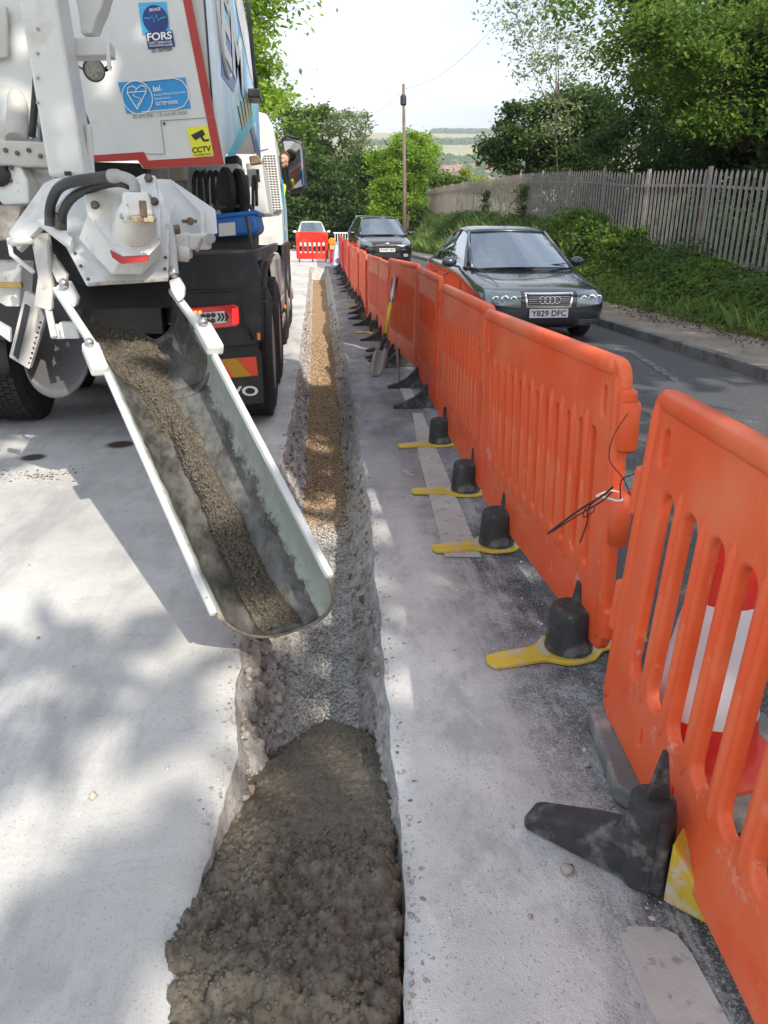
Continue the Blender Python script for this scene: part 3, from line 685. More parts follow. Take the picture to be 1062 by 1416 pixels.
# ================= BARRIERS AND SMALL STREET THINGS =================
def panel_mesh(Lp, nop, ow, y0=.25, y1=.69, red=False, ex=.008, hw=.028):
    sp = [rrect(0, .0, Lp, .95, .05, 6)]
    if not red:
        for x in (.11, Lp-.11): sp.append(rrect(x-hw, .765, x+hw, .885, hw*.97, 5))
        sp += [rrect(x-.016, .065, x+.016, .135, .015, 4) for x in (.30, .52, Lp-.52, Lp-.30)]
    span = Lp-.24 if not red else Lp-.16
    st = (.12 if not red else .08)+span/nop/2
    for i in range(nop):
        x = st+span*i/nop; sp.append(rrect(x-ow/2, y0-.06, x+ow/2, y1-.06, ow/2*.95, 5))
    return curve_plate('panel', sp, ex, .012, M['orange'], res=3)
PM = {'dense': panel_mesh(1.74, 12, .070, .29, .80), 'wide': panel_mesh(1.80, 11, .105, .26, .80, ex=.005, hw=.036), 'red': panel_mesh(1.22, 6, .11, .25, .66, True)}
def bar_mesh(h, rx, rz):
    mb = MB(); mb.lathe((0, 0, 0), (0, 1, 0), [(-h/2, .2), (-h/2+.012, .7), (-h/2+.04, 1), (h/2-.04, 1), (h/2-.012, .7), (h/2, .2)], 14)
    mb.v = [(x*rx, y, z*rz) for x, y, z in mb.v]; o = mb.build('bar', M['orange'], smooth=True); me = o.data; bpy.data.objects.remove(o); return me
BARM = {'dense': (bar_mesh(.60, .0265, .031), .485, 12, .125, M), 'wide': (bar_mesh(.60, .0180, .026), .47, 11, 1.56/11, M)}
def wedge_foot(parent, x, rot=0, w=.07, size=1, yellow=False, name='foot', cut=None):
    mb = MB(); prof = [(-.31, 0), (-.31, .022), (-.22, .045), (-.13, .09), (-.06, .16), (-.035, .20), (.035, .20), (.06, .16), (.13, .09), (.22, .045), (.31, .022), (.31, 0)]
    ca, sa = math.cos(rot), math.sin(rot)
    def sect(pts):
        P = [(u*size, z*size) for u, z in pts]
        return [Vector((x-w/2*ca*0-u*sa+0, 0, z)) for u, z in P]
    # local frame: x along the panel, y across; the foot runs across the panel
    U = Vector((math.sin(rot), math.cos(rot), 0)); Wd = Vector((math.cos(rot), -math.sin(rot), 0))
    base = Vector((x, 0, .002))
    pts = [base+U*(u*size)+Vector((0, 0, z*size))-Wd*w/2 for u, z in prof]
    mb.prism(pts, Wd*w)
    return mb, base, U, Wd
def foot_black(parent, x, rot=0, w=.07):
    mb, *_ = wedge_foot(parent, x, rot, w); mb.box((x, 0, .13), (.012, .012, .22)); return mb.build('foot', M['black_foot'], parent, bevel=.008)
def _yf():
    us = np.linspace(-.30, .30, 49); w = .030+.012*(1-(us/.31)**8)+.052*np.exp(-(us/.088)**4)
    return [(u, -q) for u, q in zip(us, w)]+[(.312, 0)]+[(u, q) for u, q in zip(us[::-1], w[::-1])]+[(-.312, 0)]
YF = curve_plate('foot_plate', [_yf()], .004, .004, M['yellow_foot'])
def foot_yellow(parent, x, rot=0):
    f = link(bpy.data.objects.new('foot', YF), parent); f.location = (x, 0.06, .011); f.rotation_euler = (0, 0, R(90)+rot)
    mb = MB(); mb.lathe((0, 0, .012), (0, 0, 1), [(0, .085), (.03, .082), (.08, .079), (.145, .073), (.158, .066)], 24, cap=True)
    mb.build('stub', M['black_foot'], f, smooth=40)
    mb = MB(); mb.prism([(-.030, -.062, .12), (-.030, .004, .12), (-.034, -.016, .245), (-.034, -.040, .245)], (-.012, 0, 0)); mb.build('fin', M['black_foot'], f)
    return f
def lugs(Lp, s, mat, par):
    """interlocking knuckles; s=+1 far end, -1 near end (panel coordinates: x length, y height)"""
    x = Lp+.026 if s > 0 else -.026
    hs = ((.60, .74), (.24, .40)) if s > 0 else ((.76, .885), (.43, .57), (.06, .17))
    for a, b in hs:
        mb = MB(); mb.lathe((x, a, 0), (0, 1, 0), [(0, .016), (.008, .027), (b-a-.008, .027), (b-a, .014)], 14)
        mb.box((x-.022*s, (a+b)/2, 0), (.05, (b-a)*.86, .030)); mb.build('knuckle', mat, par, bevel=.003)
def barrier(near, far, style, mat, label, feet, lean=0, z0=.09, group='orange plastic barriers along the trench', dashes=False):
    near = Vector((*near, 0)); far = Vector((*far, 0)); d = far-near
    t = empty('plastic_barrier', (near.x, near.y, float(zr(near.y))), math.atan2(d.y, d.x), label, 'barrier', group)
    me = PM[style]; Lp = {'dense': 1.74, 'wide': 1.80, 'red': 1.22}[style]
    sc = d.length/(Lp+.045)
    p = link(bpy.data.objects.new('panel', me), t); p.location = (0.02, 0, z0); p.rotation_euler = (R(90)+lean, 0, 0); p.scale = (sc, 1, 1)
    p.material_slots[0].link = 'OBJECT'; p.material_slots[0].material = mat
    mb = MB(); mb.lathe((.035, .935, 0), (1, 0, 0), [(0, .010), (.010, .024), (.03, .031), (Lp-.10, .031), (Lp-.08, .024), (Lp-.07, .010)], 14)
    r = mb.build('top_rail', mat, p, smooth=True)
    mb = MB(); mb.tube([(.10, .765, .014), (Lp-.10, .765, .014)], .011, 8); mb.build('ridge', mat, p, smooth=True)
    for xx in (.02, Lp-.02):
        mb = MB(); mb.lathe((xx, .48, 0), (0, 1, 0), [(-.44, .02), (-.42, .027), (.42, .027), (.44, .018)], 12); mb.build('end_post', mat, p, smooth=True)
    if style != 'red':
        lugs(Lp, 1, mat, p); lugs(Lp, -1, mat, p)
    if style != 'red' and near.y < 8:
        bm_, yc, nb, pit, _ = BARM[style]
        for i in range(1, nb):
            q = link(bpy.data.objects.new('bar', bm_), p); q.location = (.12+pit*i, yc, 0); q.material_slots[0].link = 'OBJECT'; q.material_slots[0].material = mat
    if dashes:
        mb = MB()
        for i in range(9): mb.box((.25+i*.145, .80, .0265), (.075, .006, .002))
        mb.build('moulded_mark', M['darkred'], p)
    for f in feet:
        k, x, rot = f[:3]; (foot_yellow if k == 'y' else foot_black)(t, x, rot)
    return t, p
FEETX = (.17, 1.14)
b1, p1 = barrier((.700, .045), (.845, 1.83), 'wide', M['orange'], 'nearest orange barrier with wide slots, leaning, in front of the traffic cone', [], lean=R(2.6), z0=.07)
b2, p2 = barrier((.930, 2.05), (.872, 3.64), 'dense', M['orange'], 'orange barrier with a broken corner and black wires tied to its near end', [('y', .17, R(10)), ('y', 1.12, R(4))], lean=R(-2))
b3, p3 = barrier((.89, 3.72), (.93, 5.44), 'dense', M['orange'], 'orange barrier with a dashed line moulded in its top band, third from the camera', [('y', .22, R(-2)), ('y', 1.25, R(14))], dashes=True)
b4, p4 = barrier((.93, 5.52), (1.0, 7.18), 'dense', M['orange_deep'], 'deep orange barrier on two black wedge feet between the shovel and the dashed barrier', [('b', .6, 0), ('b', 1.45, 0)], z0=.13)
b5, p5 = barrier((1.01, 7.26), (.89, 8.92), 'dense', M['orange'], 'orange barrier with the yellow-shafted shovel leaning on it', [('b', .9, 0), ('b', 1.25, .1), ('b', 1.55, -.1)], z0=.15)
# broken knuckles on the two nearest barriers
mb = MB(); mb.lathe((-.035, .70, .004), (0, 1, 0), [(0, .020), (.012, .030), (.14, .031), (.15, .024)], 14, cap=False); mb.build('cracked_knuckle', M['orange'], p2, smooth=True, solid=.004)
mb = MB(); mb.lathe((-.035, .712, .004), (0, 1, 0), [(0, .015), (.115, .022)], 10); mb.build('knuckle_core', M['orange_red'], p2, smooth=True)
mb = MB(); mb.lathe((-.030, .40, .004), (0, 1, 0), [(0, .030), (.10, .033), (.17, .033)], 14, cap=False); mb.build('cracked_knuckle', M['orange'], p2, smooth=True, solid=.004)
mb = MB(); mb.lathe((-.030, .42, .004), (0, 1, 0), [(0, .022), (.13, .024)], 10); mb.build('knuckle_core', M['orange_red'], p2, smooth=True)
# foot of the nearest barrier: black arm, socket and yellow arm
ft = link(bpy.data.objects.new('foot', None)); ft.name = 'foot'
mb = MB(); q0 = Vector((.505, 1.435, 0)); q1 = Vector((.80, 1.155, 0)); U = (q1-q0).normalized(); Wd = Vector((U.y, -U.x, 0))*.075
prof = [(0, 0), (-.005, .035), (.02, .05), (.16, .105), (.225, .125), (.245, .22), (.30, .225), (.335, .20), (.345, 0)]
mb.prism([q0+U*a+Vector((0, 0, z+.002))-Wd/2+U*0 for a, z in prof], Wd)
bpy.data.objects.remove(ft)
iv = (Matrix.Translation(b1.location) @ Matrix.Rotation(b1.rotation_euler.z, 4, 'Z')).inverted()
def to_local(mb, T=iv): mb.v = [tuple(T @ Vector(v)) for v in mb.v]; return mb
cx = q0+U*.285
mb.cyl(cx+Vector((0, 0, .0)), cx+Vector((0, 0, .235)), .050, 20)
foot1 = to_local(mb).build('foot', M['black_foot'], b1, bevel=.012, seg=3)
mb = MB(); mb.prism([q0+U*a+Vector((0, 0, z+.002))-Wd*.5 for a, z in [(.347, 0), (.347, .165), (.38, .13), (.44, .055), (.50, .02), (.50, 0)]], Wd)
to_local(mb).build('yellow_toe', M['yellow_foot'], foot1, bevel=.008)
mb = MB(); mb.prism([cx+Vector((-.028, -.01, .19)), cx+Vector((.028, -.01, .19)), cx+Vector((.030, -.01, .26)), cx+Vector((.012, -.01, .36)), cx+Vector((.004, -.01, .36))], (0, .012, 0))
to_local(mb).build('fin', M['black_foot'], foot1)
# the rest of the row down to the road end
y = 9.03; k = 0; lbl = ['orange barrier just beyond the one the shovel leans on, on grey wedge feet', 'orange barrier with a dark strap hanging from its top, past the shovel',
    'orange barrier on thin yellow feet, fourth beyond the shovel', 'bright orange barrier level with the trench end, fifth beyond the shovel', 'orange-red barrier sixth beyond the shovel',
    'orange-red barrier seventh beyond the shovel', 'small far orange barrier eighth beyond the shovel', 'small far orange barrier ninth beyond the shovel', 'red-orange barrier last but one in the far end of the row', 'farthest barrier of the long row, beside the blue-grey board']
kinds = [('b', 'b'), ('y', 'b'), ('b', 'b'), ('b', 'y'), ('y', 'y'), ('b', 'b'), ('b', 'b'), ('b', 'y'), ('b', 'b'), ('b', 'b')]
xprev = .94
for k in range(10):
    xn = .93+[.0, -.05, .02, .03, -.02, .0, .03, .0, .02, .0][k]
    st = .03 if k % 2 else 0
    barrier((xprev+st, y), (xn+st, y+1.70), 'dense', [M['orange'], M['orange_deep'], M['orange_deep'], M['orange_deep'], M['orange_deep'], M['orange_red'], M['orange_deep'], M['orange_red'], M['orange_red'], M['orange_red']][k], lbl[k],
            [(kinds[k][0], .3, random.uniform(-.2, .2)), (kinds[k][1], 1.2, random.uniform(-.2, .2))])
    xprev = xn; y += 1.76
# red barrier closing the far end of the works
a = DY(410, 362, 30.0); b = DY(455, 364, 30.0)
te, pe = barrier((a.x, 30.0), (b.x, 30.0), 'red', M['orange_red'], 'red slotted barrier standing across the far end of the slab', [], group='red barriers across the end', z0=.12)
for x in (.12, .62, 1.12):
    mb = MB(); mb.box((x, 0, .06), (.05, .30, .12)); mb.build('foot', M['black_foot'], te, bevel=.01)
te, pe = barrier((b.x+.03, 29.7), (b.x+.62, 29.0), 'red', M['orange_red'], 'short red barrier turned sideways beside the amber lamp', [], group='red barriers across the end', z0=.02)
te.scale = (1, 1, .75)
lp = empty('warning_lamp', DY(459, 334, 28.7), 0, 'amber warning lamp on top of the far red barrier', 'lamp')
mb = MB(); mb.lathe((0, -.05, 0), (0, 1, 0), [(0, .10), (.03, .135), (.08, .135), (.11, .10)], 20); mb.build('lens', M['amber'], lp, smooth=40)
mb = MB(); mb.box((0, 0, -.20), (.16, .10, .14)); mb.build('battery_case', M['yellow_foot'], lp, bevel=.01)
bb = empty('board', DY(463, 372, 27.9), 0, 'blue and white striped board leaning at the far end of the barriers', 'board')
mb = MB(); mb.prism([(-.10, 0, 0), (.12, 0, .02), (.24, .05, .92), (.02, .05, .90)], (0, .04, 0)); mb.build('face', M['bluewhite'], bb, bevel=.01)
mb = MB(); mb.prism([(-.03, -.004, .1), (.05, -.004, .1), (.13, .040, .8), (.06, .040, .8)], (0, -.003, 0)); mb.build('stripe', M['decal_white'], bb)
# keep-left sign
ks = empty('arrow_sign', DY(494, 350, 32), 0, 'blue round sign with a white diagonal arrow on a white plate, beside the black car', 'road sign')
mb = MB(); mb.prism([(-.30, 0, .15), (.30, 0, .15), (.30, 0, .85), (-.30, 0, .85)], (0, .02, 0)); pl = mb.build('plate', M['decal_white'], ks, bevel=.01)
mb = MB(); mb.lathe((0, -.002, .5), (0, -1, 0), [(0, .30), (.006, .30)], 28); dk = mb.build('disc', M['blue_tape'], pl)
mb = MB(); mb.prism([Vector((x, -.010, z)) for x, z in ((.14, .68), (.18, .63), (-.02, .42), (.06, .34), (-.18, .30), (-.15, .55), (-.07, .47))], (0, -.003, 0)); mb.build('arrow', M['decal_white'], dk)
mb = MB(); mb.bar((-.2, .05, 0), (-.2, .03, .3), .03, .03); mb.bar((.2, .05, 0), (.2, .03, .3), .03, .03); mb.build('frame', M['steel'], ks)
gb = empty('green_board', DY(503, 342, 36), 0, 'green rectangular board on two posts behind the black car', 'sign')
mb = MB(); mb.box((0, 0, 1.05), (.75, .03, .62)); mb.build('face', M['gsign'], gb, bevel=.02)
mb = MB(); mb.box((-.28, .03, .5), (.05, .04, 1.0)); mb.box((.28, .03, .5), (.05, .04, 1.0)); mb.build('post', M['steel'], gb)
gt = empty('road_gate', DY(476, 352, 34), 0, 'low white railed gate far down the road beside the blue arrow sign', 'gate')
for i in range(8):
    mb = MB(); mb.box((-.38+i*.11, 0, .6), (.03, .03, .5)); mb.build('bar', M['decal_white'], gt)
mb = MB(); mb.box((0, 0, .88), (.9, .035, .05)); mb.box((0, 0, .36), (.9, .035, .05)); mb.box((-.42, 0, .3), (.05, .04, .6)); mb.box((.42, 0, .3), (.05, .04, .6)); mb.build('frame', M['decal_white'], gt)
# cable ties and wire round the joint
mb = MB(); c0 = DY(843, 686, 2.03); mb.tube([c0+Vector((math.cos(a)*.038, math.sin(a)*.036, .006*math.sin(a*2))) for a in np.linspace(0, 6.283, 20)[:-1]], .0035, 6, closed=True)
tag(mb.build('cable_tie', M['decal_white'], smooth=True), 'white cable tie looped round the near end of the second barrier', 'cable tie')
mb = MB()
mb.tube(smooth_path([DY(757, 738, 1.93), DY(800, 706, 1.96), DY(832, 686, 1.98), DY(848, 673, 1.99)], 5), .0032, 6)
mb.tube(smooth_path([DY(762, 736, 1.93), DY(800, 712, 1.95), DY(834, 692, 1.97), DY(846, 680, 1.985)], 5), .0022, 6)
mb.tube(smooth_path([DY(838, 682, 1.98), DY(815, 700, 1.96), DY(812, 722, 1.95), DY(802, 750, 1.94)], 5), .0024, 6)
mb.tube(smooth_path([DY(812, 698, 1.955), DY(806, 715, 1.95), DY(820, 708, 1.95), DY(822, 700, 1.95)], 5), .0016, 6)
tag(mb.build('black_wire', M['wire'], smooth=True), 'bundle of black wire ends sticking out from the second barrier joint', 'wire')
mb = MB(); mb.tube(smooth_path([DY(868, 572, 1.96), DY(848, 604, 1.95), DY(843, 636, 1.94), DY(862, 662, 1.93), DY(874, 690, 1.92)], 6), .0015, 6); mb.tube(smooth_path([DY(884, 655, 1.90), DY(860, 663, 1.93), DY(858, 690, 1.93)], 4), .0018, 6)
tag(mb.build('thin_wire', M['wire'], smooth=True), 'thin dark wire bridging the gap between the two nearest barriers', 'wire')
# traffic cone
cn = empty('traffic_cone', (1.02, 1.60, 0), R(-8), 'tall red and white traffic cone on a grey base behind the nearest barrier', 'cone')
M['cone_base'] = plain('grey_recycled_base', (.17, .17, .165), .8, var=.25, dirt=(.34, .32, .28), dscale=7, dth=.5, bmp=.4, bscale=50)
me = curve_plate('base', [[(-.25, -.16), (-.16, -.25), (.16, -.25), (.25, -.16), (.25, .16), (.16, .25), (-.16, .25), (-.25, .16)]], .020, .010, M['cone_base'])
o = link(bpy.data.objects.new('base', me), cn); o.location = (0, 0, .032)
mb = MB(); mb.lathe((0, 0, .062), (0, 0, 1), [(0, .195), (.012, .195), (.03, .175), (.034, .150), (.15, .132), (.30, .108), (.45, .084), (.69, .036), (.70, .020)], 32)
cb = mb.build('body', M['orange_red'], cn, smooth=40)
mb = MB(); mb.lathe((0, 0, .062), (0, 0, 1), [(.15, .1335), (.155, .1340), (.42, .0925), (.47, .0840)], 32, cap=False); mb.build('reflective_sleeve', plain('white_sleeve', (.72, .70, .74), .3, var=.06), cb, smooth=True)
# shovel
tip = Vector((.62, 7.55, .01)); top = DY(558, 384, 8.3); top.x = min(top.x, .90)
d = (top-tip)
sh = empty('shovel', (0, 0, 0), 0, 'shovel with a yellow shaft and grey blade leaning on the fifth barrier', 'shovel')
def along(f): return tip+d*f
mb = MB(); mb.tube([along(.27), along(.45)], .016, 10); mb.build('socket', M['black'], sh, smooth=True)
mb = MB(); mb.tube([along(.42), along(.73)], .021, 12); mb.build('shaft', M['cream'], sh, smooth=True)
mb = MB(); mb.tube([along(.72), along(.80), along(1.0)], [.020, .024, .026], 12); mb.build('grip', M['steel'], sh, smooth=True)
side = Vector((.95, .3, 0)).normalized(); nrm = side.cross(d.normalized())
rows = []
for f, w in ((.0, .035), (.05, .075), (.15, .088), (.25, .08), (.29, .02)):
    rows.append([along(f)+side*w*s+nrm*(-.02*(1-abs(s))**1) for s in (-1, -.5, 0, .5, 1)])
mb = MB(); mb.grid(rows); mb.build('blade', plain('worn_blade', (.26, .25, .24), .5, .5, var=.2), sh, smooth=True, solid=.005)
# broken stand by the shovel
tr = empty('steel_prop', (.80, 7.0, 0), 0, 'short galvanised steel prop standing beside the shovel', 'prop')
mb = MB(); mb.bar((0, 0, 0), (-.03, .02, .42), .035, .012); mb.build('upright', M['galv'], tr, bevel=.002)
mb = MB(); mb.bar((-.07, 0.01, 0), (-.02, .01, .16), .02, .012); mb.build('brace', M['galv'], tr)

# ================= CARS =================
def interp_st(st, s):
    ys_ = [q[0] for q in st]; return [np.interp(s, ys_, [q[k] for q in st]) for k in range(1, 5)]
def make_car(name, loc, rz, paint, spec, label, cat, detail=True, plate=None):
    root = empty(name, loc, rz, label, cat)
    st = spec['st']; W_ = spec['W']/2; L = spec['L']
    mb = MB(); rows = []
    for (y, w, zb, zs, zt) in st:
        w = w*W_
        h = [(0, zb), (.6*w, zb), (.90*w, zb+.02), (.985*w, zb+.12), (w, zb+.28), (.995*w, (zb+.28+zs)/2), (.975*w, zs-.03), (.93*w, zs+(zt-zs)*.35), (.80*w, zs+(zt-zs)*.75), (.45*w, zt-.006), (0, zt)]
        full = [(-x, z) for x, z in reversed(h[1:-1])]
        loop = [(x, z) for x, z in h]+full
        rows.append([Vector((x, y, z)) for x, z in loop])
    n = len(rows[0]); V = [p for r_ in rows for p in r_]; F = []
    for i in range(len(rows)-1):
        for j in range(n): F.append((i*n+j, i*n+(j+1) % n, (i+1)*n+(j+1) % n, (i+1)*n+j))
    F.append(list(range(n-1, -1, -1))); F.append([(len(rows)-1)*n+j for j in range(n)])
    mb.add(V, F); body = mb.build('body', [paint, M['black']], root, smooth=True, subsurf=2)
    bm = bmesh.new(); bm.from_mesh(body.data); bmesh.ops.recalc_face_normals(bm, faces=bm.faces); bm.to_mesh(body.data); bm.free()
    # wheel arches
    cuts = []
    for y in spec['wheels']:
        for s in (-1, 1):
            m2 = MB(); m2.lathe((s*(W_+.1), y, spec['wr']), (-s, 0, 0), [(0, spec['wr']+.05), (.36, spec['wr']+.05)], 28); c = m2.build('cut', M['black']); cuts.append(c)
            q = body.modifiers.new('a', 'BOOLEAN'); q.object = c; q.operation = 'DIFFERENCE'; q.solver = 'EXACT'
    bpy.context.view_layer.update()
    me = bpy.data.meshes.new_from_object(body.evaluated_get(bpy.context.evaluated_depsgraph_get()))
    body.modifiers.clear(); body.data = me; me.name = 'body'
    for c in cuts: bpy.data.objects.remove(c)
    for p in me.polygons:
        cc = p.center
        if spec['gh'][0][1]+.12 < cc.y < spec['gh'][3][1]-.05 and p.normal.z > .8 and abs(cc.x) < W_*.78 and cc.z > .6: p.material_index = 1
    bmx = bmesh.new(); bmx.from_mesh(me); tree = BVHTree.FromBMesh(bmx)
    def hit(x, z, off=.004):
        h = tree.ray_cast(Vector((x, -2, z)), Vector((0, 1, 0)))
        return (h[0]+h[1]*off) if h[0] else Vector((x, 0, z))
    def patch(nm, pts, mat, off=.004, par=None, nn=8, solid=0):
        """pts: 4 corners (x,z): bottom-left, bottom-right, top-right, top-left"""
        a, b, c_, d_ = [Vector(p) for p in pts]; rows = []
        for i in range(nn+1):
            v = i/nn; l = a.lerp(d_, v); r_ = b.lerp(c_, v)
            rows.append([hit(*(l.lerp(r_, j/nn)), off) for j in range(nn+1)])
        m2 = MB(); m2.grid(rows); return m2.build(nm, mat, par or root, smooth=True, solid=solid)
    # greenhouse
    (wx, wy, wz), (rx, ry, rz_), (sx_, sy_, sz_), (bx, by, bz) = spec['gh']   # windscreen base, roof front, roof rear, rear base (half width, y, z)
    def quadp(A, B, Cc, D, crown, nn=8):
        rows = []
        for i in range(nn+1):
            v = i/nn; l = Vector(A).lerp(Vector(D), v); r_ = Vector(B).lerp(Vector(Cc), v)
            rows.append([l.lerp(r_, j/nn)+Vector(crown)*(1-(2*j/nn-1)**2) for j in range(nn+1)])
        return rows
    m2 = MB(); m2.grid(quadp((-wx, wy, wz), (wx, wy, wz), (rx, ry, rz_), (-rx, ry, rz_), (0, -.13, .02)))
    ws = m2.build('windscreen', M['glass'], root, smooth=True)
    m2 = MB(); rows = []
    for i in range(9):
        v = i/8; y = ry+(sy_-ry)*v; w = rx+(sx_-rx)*v; z = rz_+(sz_-rz_)*v+.065*math.sin(math.pi*v)
        rows.append([Vector((w*1.015*u, y-(.13*(1-u*u) if i == 0 else 0)+(.08*(1-u*u) if i == 8 else 0), z+.03*(1-u**4))) for u in np.linspace(-1, 1, 13)])
    m2.grid(rows); m2.build('roof', paint, root, smooth=True, solid=.03)
    m2 = MB(); m2.grid(quadp((bx, by, bz), (-bx, by, bz), (-sx_, sy_, sz_), (sx_, sy_, sz_), (0, .08, .01))); m2.build('rear_window', M['glass'], root, smooth=True)
    nwin = spec.get('nwin', 2)
    for s in (-1, 1):
        bt = lambda f: Vector((s*(W_*.90), wy+.18+(by-.12-wy-.18)*f, spec['belt'][0]+(spec['belt'][1]-spec['belt'][0])*f))
        tp = lambda f: Vector((s*(rx+(sx_-rx)*f), ry+(sy_-ry)*f, rz_+(sz_-rz_)*f+.055*math.sin(math.pi*f)))
        edges = np.linspace(0, 1, nwin+1)
        for a, b in zip(edges[:-1], edges[1:]):
            a2, b2 = a+.02, b-.02
            m2 = MB(); m2.grid([[bt(a2+(b2-a2)*j/6).lerp(tp(a2+(b2-a2)*j/6), i/4)+Vector((s*.02*math.sin(math.pi*i/4), 0, 0)) for j in range(7)] for i in range(5)])
            m2.build('side_window', M['glass'], root, smooth=True)
        for e in edges:
            m2 = MB(); m2.bar(bt(e), tp(e), .055, .045, (s, 0, 0)); m2.build('pillar', paint if e in (0, 1) else M['black'], root, bevel=.008)
        m2 = MB(); m2.tube([Vector((s*wx, wy, wz)), Vector((s*(rx+.003), ry, rz_+.005))], .026, 8); m2.build('pillar', paint, root, smooth=True)
        m2 = MB(); m2.tube([Vector((s*bx, by, bz)), Vector((s*sx_, sy_, sz_))], .04, 8); m2.build('pillar', paint, root, smooth=True)
        m2 = MB(); m2.tube([tp(f)+Vector((s*.012, 0, .0)) for f in np.linspace(0, 1, 10)], .016, 8); m2.build('gutter', paint, root, smooth=True)
        # mirrors
        m2 = MB(); c = Vector((s*(W_+.09), wy+.42, spec['belt'][0]+.08)); m2.ball(c, 1, 14, (.115, .07, .072)); mr = m2.build('door_mirror', paint, root, smooth=True)
        m2 = MB(); m2.bar(c+Vector((-s*.07, 0, -.05)), c+Vector((-s*.16, 0, -.07)), .05, .03); m2.build('mirror_arm', M['black'], mr)
    # inside: seats, wheel, driver
    for s in (-1, 1):
        m2 = MB(); m2.box((s*.36, wy+1.25, spec['belt'][0]+.02), (.46, .16, .44)); m2.box((s*.36, wy+1.27, spec['belt'][0]+.30), (.24, .10, .17)); m2.build('seat', plain('seat_cloth', (.10, .10, .11), .9), root, bevel=.04)
    m2 = MB(); m2.box((0, wy+.32, wz-.04), (W_*1.45, .5, .08)); m2.build('dashboard', M['black'], root, bevel=.02)
    if detail:
        m2 = MB(); c = Vector((-.36, wy+.62, wz+.06)); m2.tube([c+Vector((math.cos(a)*.19, -math.sin(a)*.07, math.sin(a)*.18)) for a in np.linspace(0, 6.283, 24)[:-1]], .016, 8, closed=True); m2.build('steering_wheel', plain('wheel_grey', (.3, .3, .3), .5), root, smooth=True)
    # wheels
    wr = spec['wr']
    for y in spec['wheels']:
        for s in (-1, 1):
            w = link(bpy.data.objects.new('wheel', None), root); w.location = (s*(W_-.115), y, wr)
            m2 = MB(); m2.lathe((-s*.10, 0, 0), (s, 0, 0), [(0, wr*.68), (.01, wr*.93), (.03, wr), (.17, wr), (.195, wr*.93), (.20, wr*.66)], 32); m2.build('tyre', M['rubber'], w, smooth=35)
            m2 = MB(); m2.lathe((-s*.085, 0, 0), (s, 0, 0), [(0, wr*.66), (.16, wr*.64), (.17, wr*.60), (.13, wr*.5), (.14, .05), (.15, .02)], 20)
            for q in range(7):
                a = q*6.283/7; m2.bar((s*.075, math.cos(a)*.05, math.sin(a)*.05), (s*.085, math.cos(a)*wr*.62, math.sin(a)*wr*.62), .03, .04, (1, 0, 0))
            m2.build('rim', M['galv'], w, smooth=35)
    return root, body, hit, patch
def lamp(patch, root, pts, inner, nb='headlight', mat=None):
    h = patch(nb, pts, plain('headlamp_bowl', (.24, .25, .27), .2, .6, var=.2, vscale=20), .006, nn=8)
    patch('lens', pts, M['lens'], .016, h, nn=8)
    return h
# --- grey saloon coming past
A4 = dict(L=4.55, W=1.77, wr=.315, wheels=(.90, 3.55), belt=(.90, .96), nwin=2,
  st=[(0.0, .66, .30, .50, .60), (.03, .80, .24, .56, .66), (.14, .92, .20, .60, .71), (.40, .985, .18, .66, .775), (.9, 1.0, .18, .76, .845), (1.35, 1.0, .20, .86, .93), (1.7, 1.0, .20, .90, .95), (2.6, 1.0, .20, .93, .97), (3.5, 1.0, .2, .95, 1.0), (4.0, .985, .22, .95, 1.03), (4.4, .93, .26, .92, 1.02), (4.53, .82, .32, .88, .98)],
  gh=[(.74, 1.22, .91), (.585, 2.10, 1.375), (.575, 3.05, 1.375), (.67, 3.90, 1.02)])
car, body, hit, patch = make_car('saloon_car', (3.04, 9.66, 0.0), R(2.2), M['car_grey'], A4, 'dark metallic grey saloon car with four-ring badge driving up the open lane', 'car')
# grille
patch('grille', [(-.30, .475), (.30, .475), (.325, .655), (-.325, .655)], M['chrome'], .010)
gr = patch('grille_mesh', [(-.275, .492), (.275, .492), (.300, .637), (-.300, .637)], M['black'], .016)
for i in range(6):
    z = .505+i*.024; patch('grille_slat', [(-.28, z), (.28, z), (.28, z+.005), (-.28, z+.005)], M['steel'], .021, gr, nn=4)
# four interlocked rings
for i in range(4):
    c = hit(-.098+i*.065, .566, .034); mb = MB(); mb.tube([c+Vector((math.cos(a)*.043, -.012*0, math.sin(a)*.043)) for a in np.linspace(0, 6.283, 25)[:-1]], .0068, 8, closed=True); mb.build('badge_ring', M['chrome'], gr, smooth=True)
for s in (-1, 1):
    x0, x1 = (.375, .80); P_ = [(s*x0, .475), (s*x1, .51), (s*(x1-.02), .675), (s*x0, .665)]
    h = lamp(patch, car, P_, None)
    for cx_, r_ in ((.47, .045), (.58, .055), (.69, .045)):
        c = hit(s*cx_, .575, .008); mb = MB(); mb.lathe(c+Vector((0, .02, 0)), (0, -1, 0), [(0, r_), (.018, r_), (.02, r_*.75), (.0, r_*.45)], 18); mb.build('bulb_reflector', M['chrome'], h, smooth=40)
    patch('fog_vent', [(s*.42, .245), (s*.72, .265), (s*.72, .335), (s*.42, .335)], M['black'], .006)
    for k in range(3): patch('vent_slat', [(s*.42, .262+k*.024), (s*.72, .275+k*.022), (s*.72, .281+k*.022), (s*.42, .269+k*.024)], M['galv'], .011, nn=4)
patch('lower_intake', [(-.36, .225), (.36, .225), (.39, .345), (-.39, .345)], M['black'], .006)
patch('bumper_seam', [(-.80, .452), (.80, .452), (.80, .459), (-.80, .459)], M['black'], .003, nn=16)
patch('bumper_trim', [(-.40, .212), (.40, .212), (.40, .222), (-.40, .222)], M['galv'], .010)
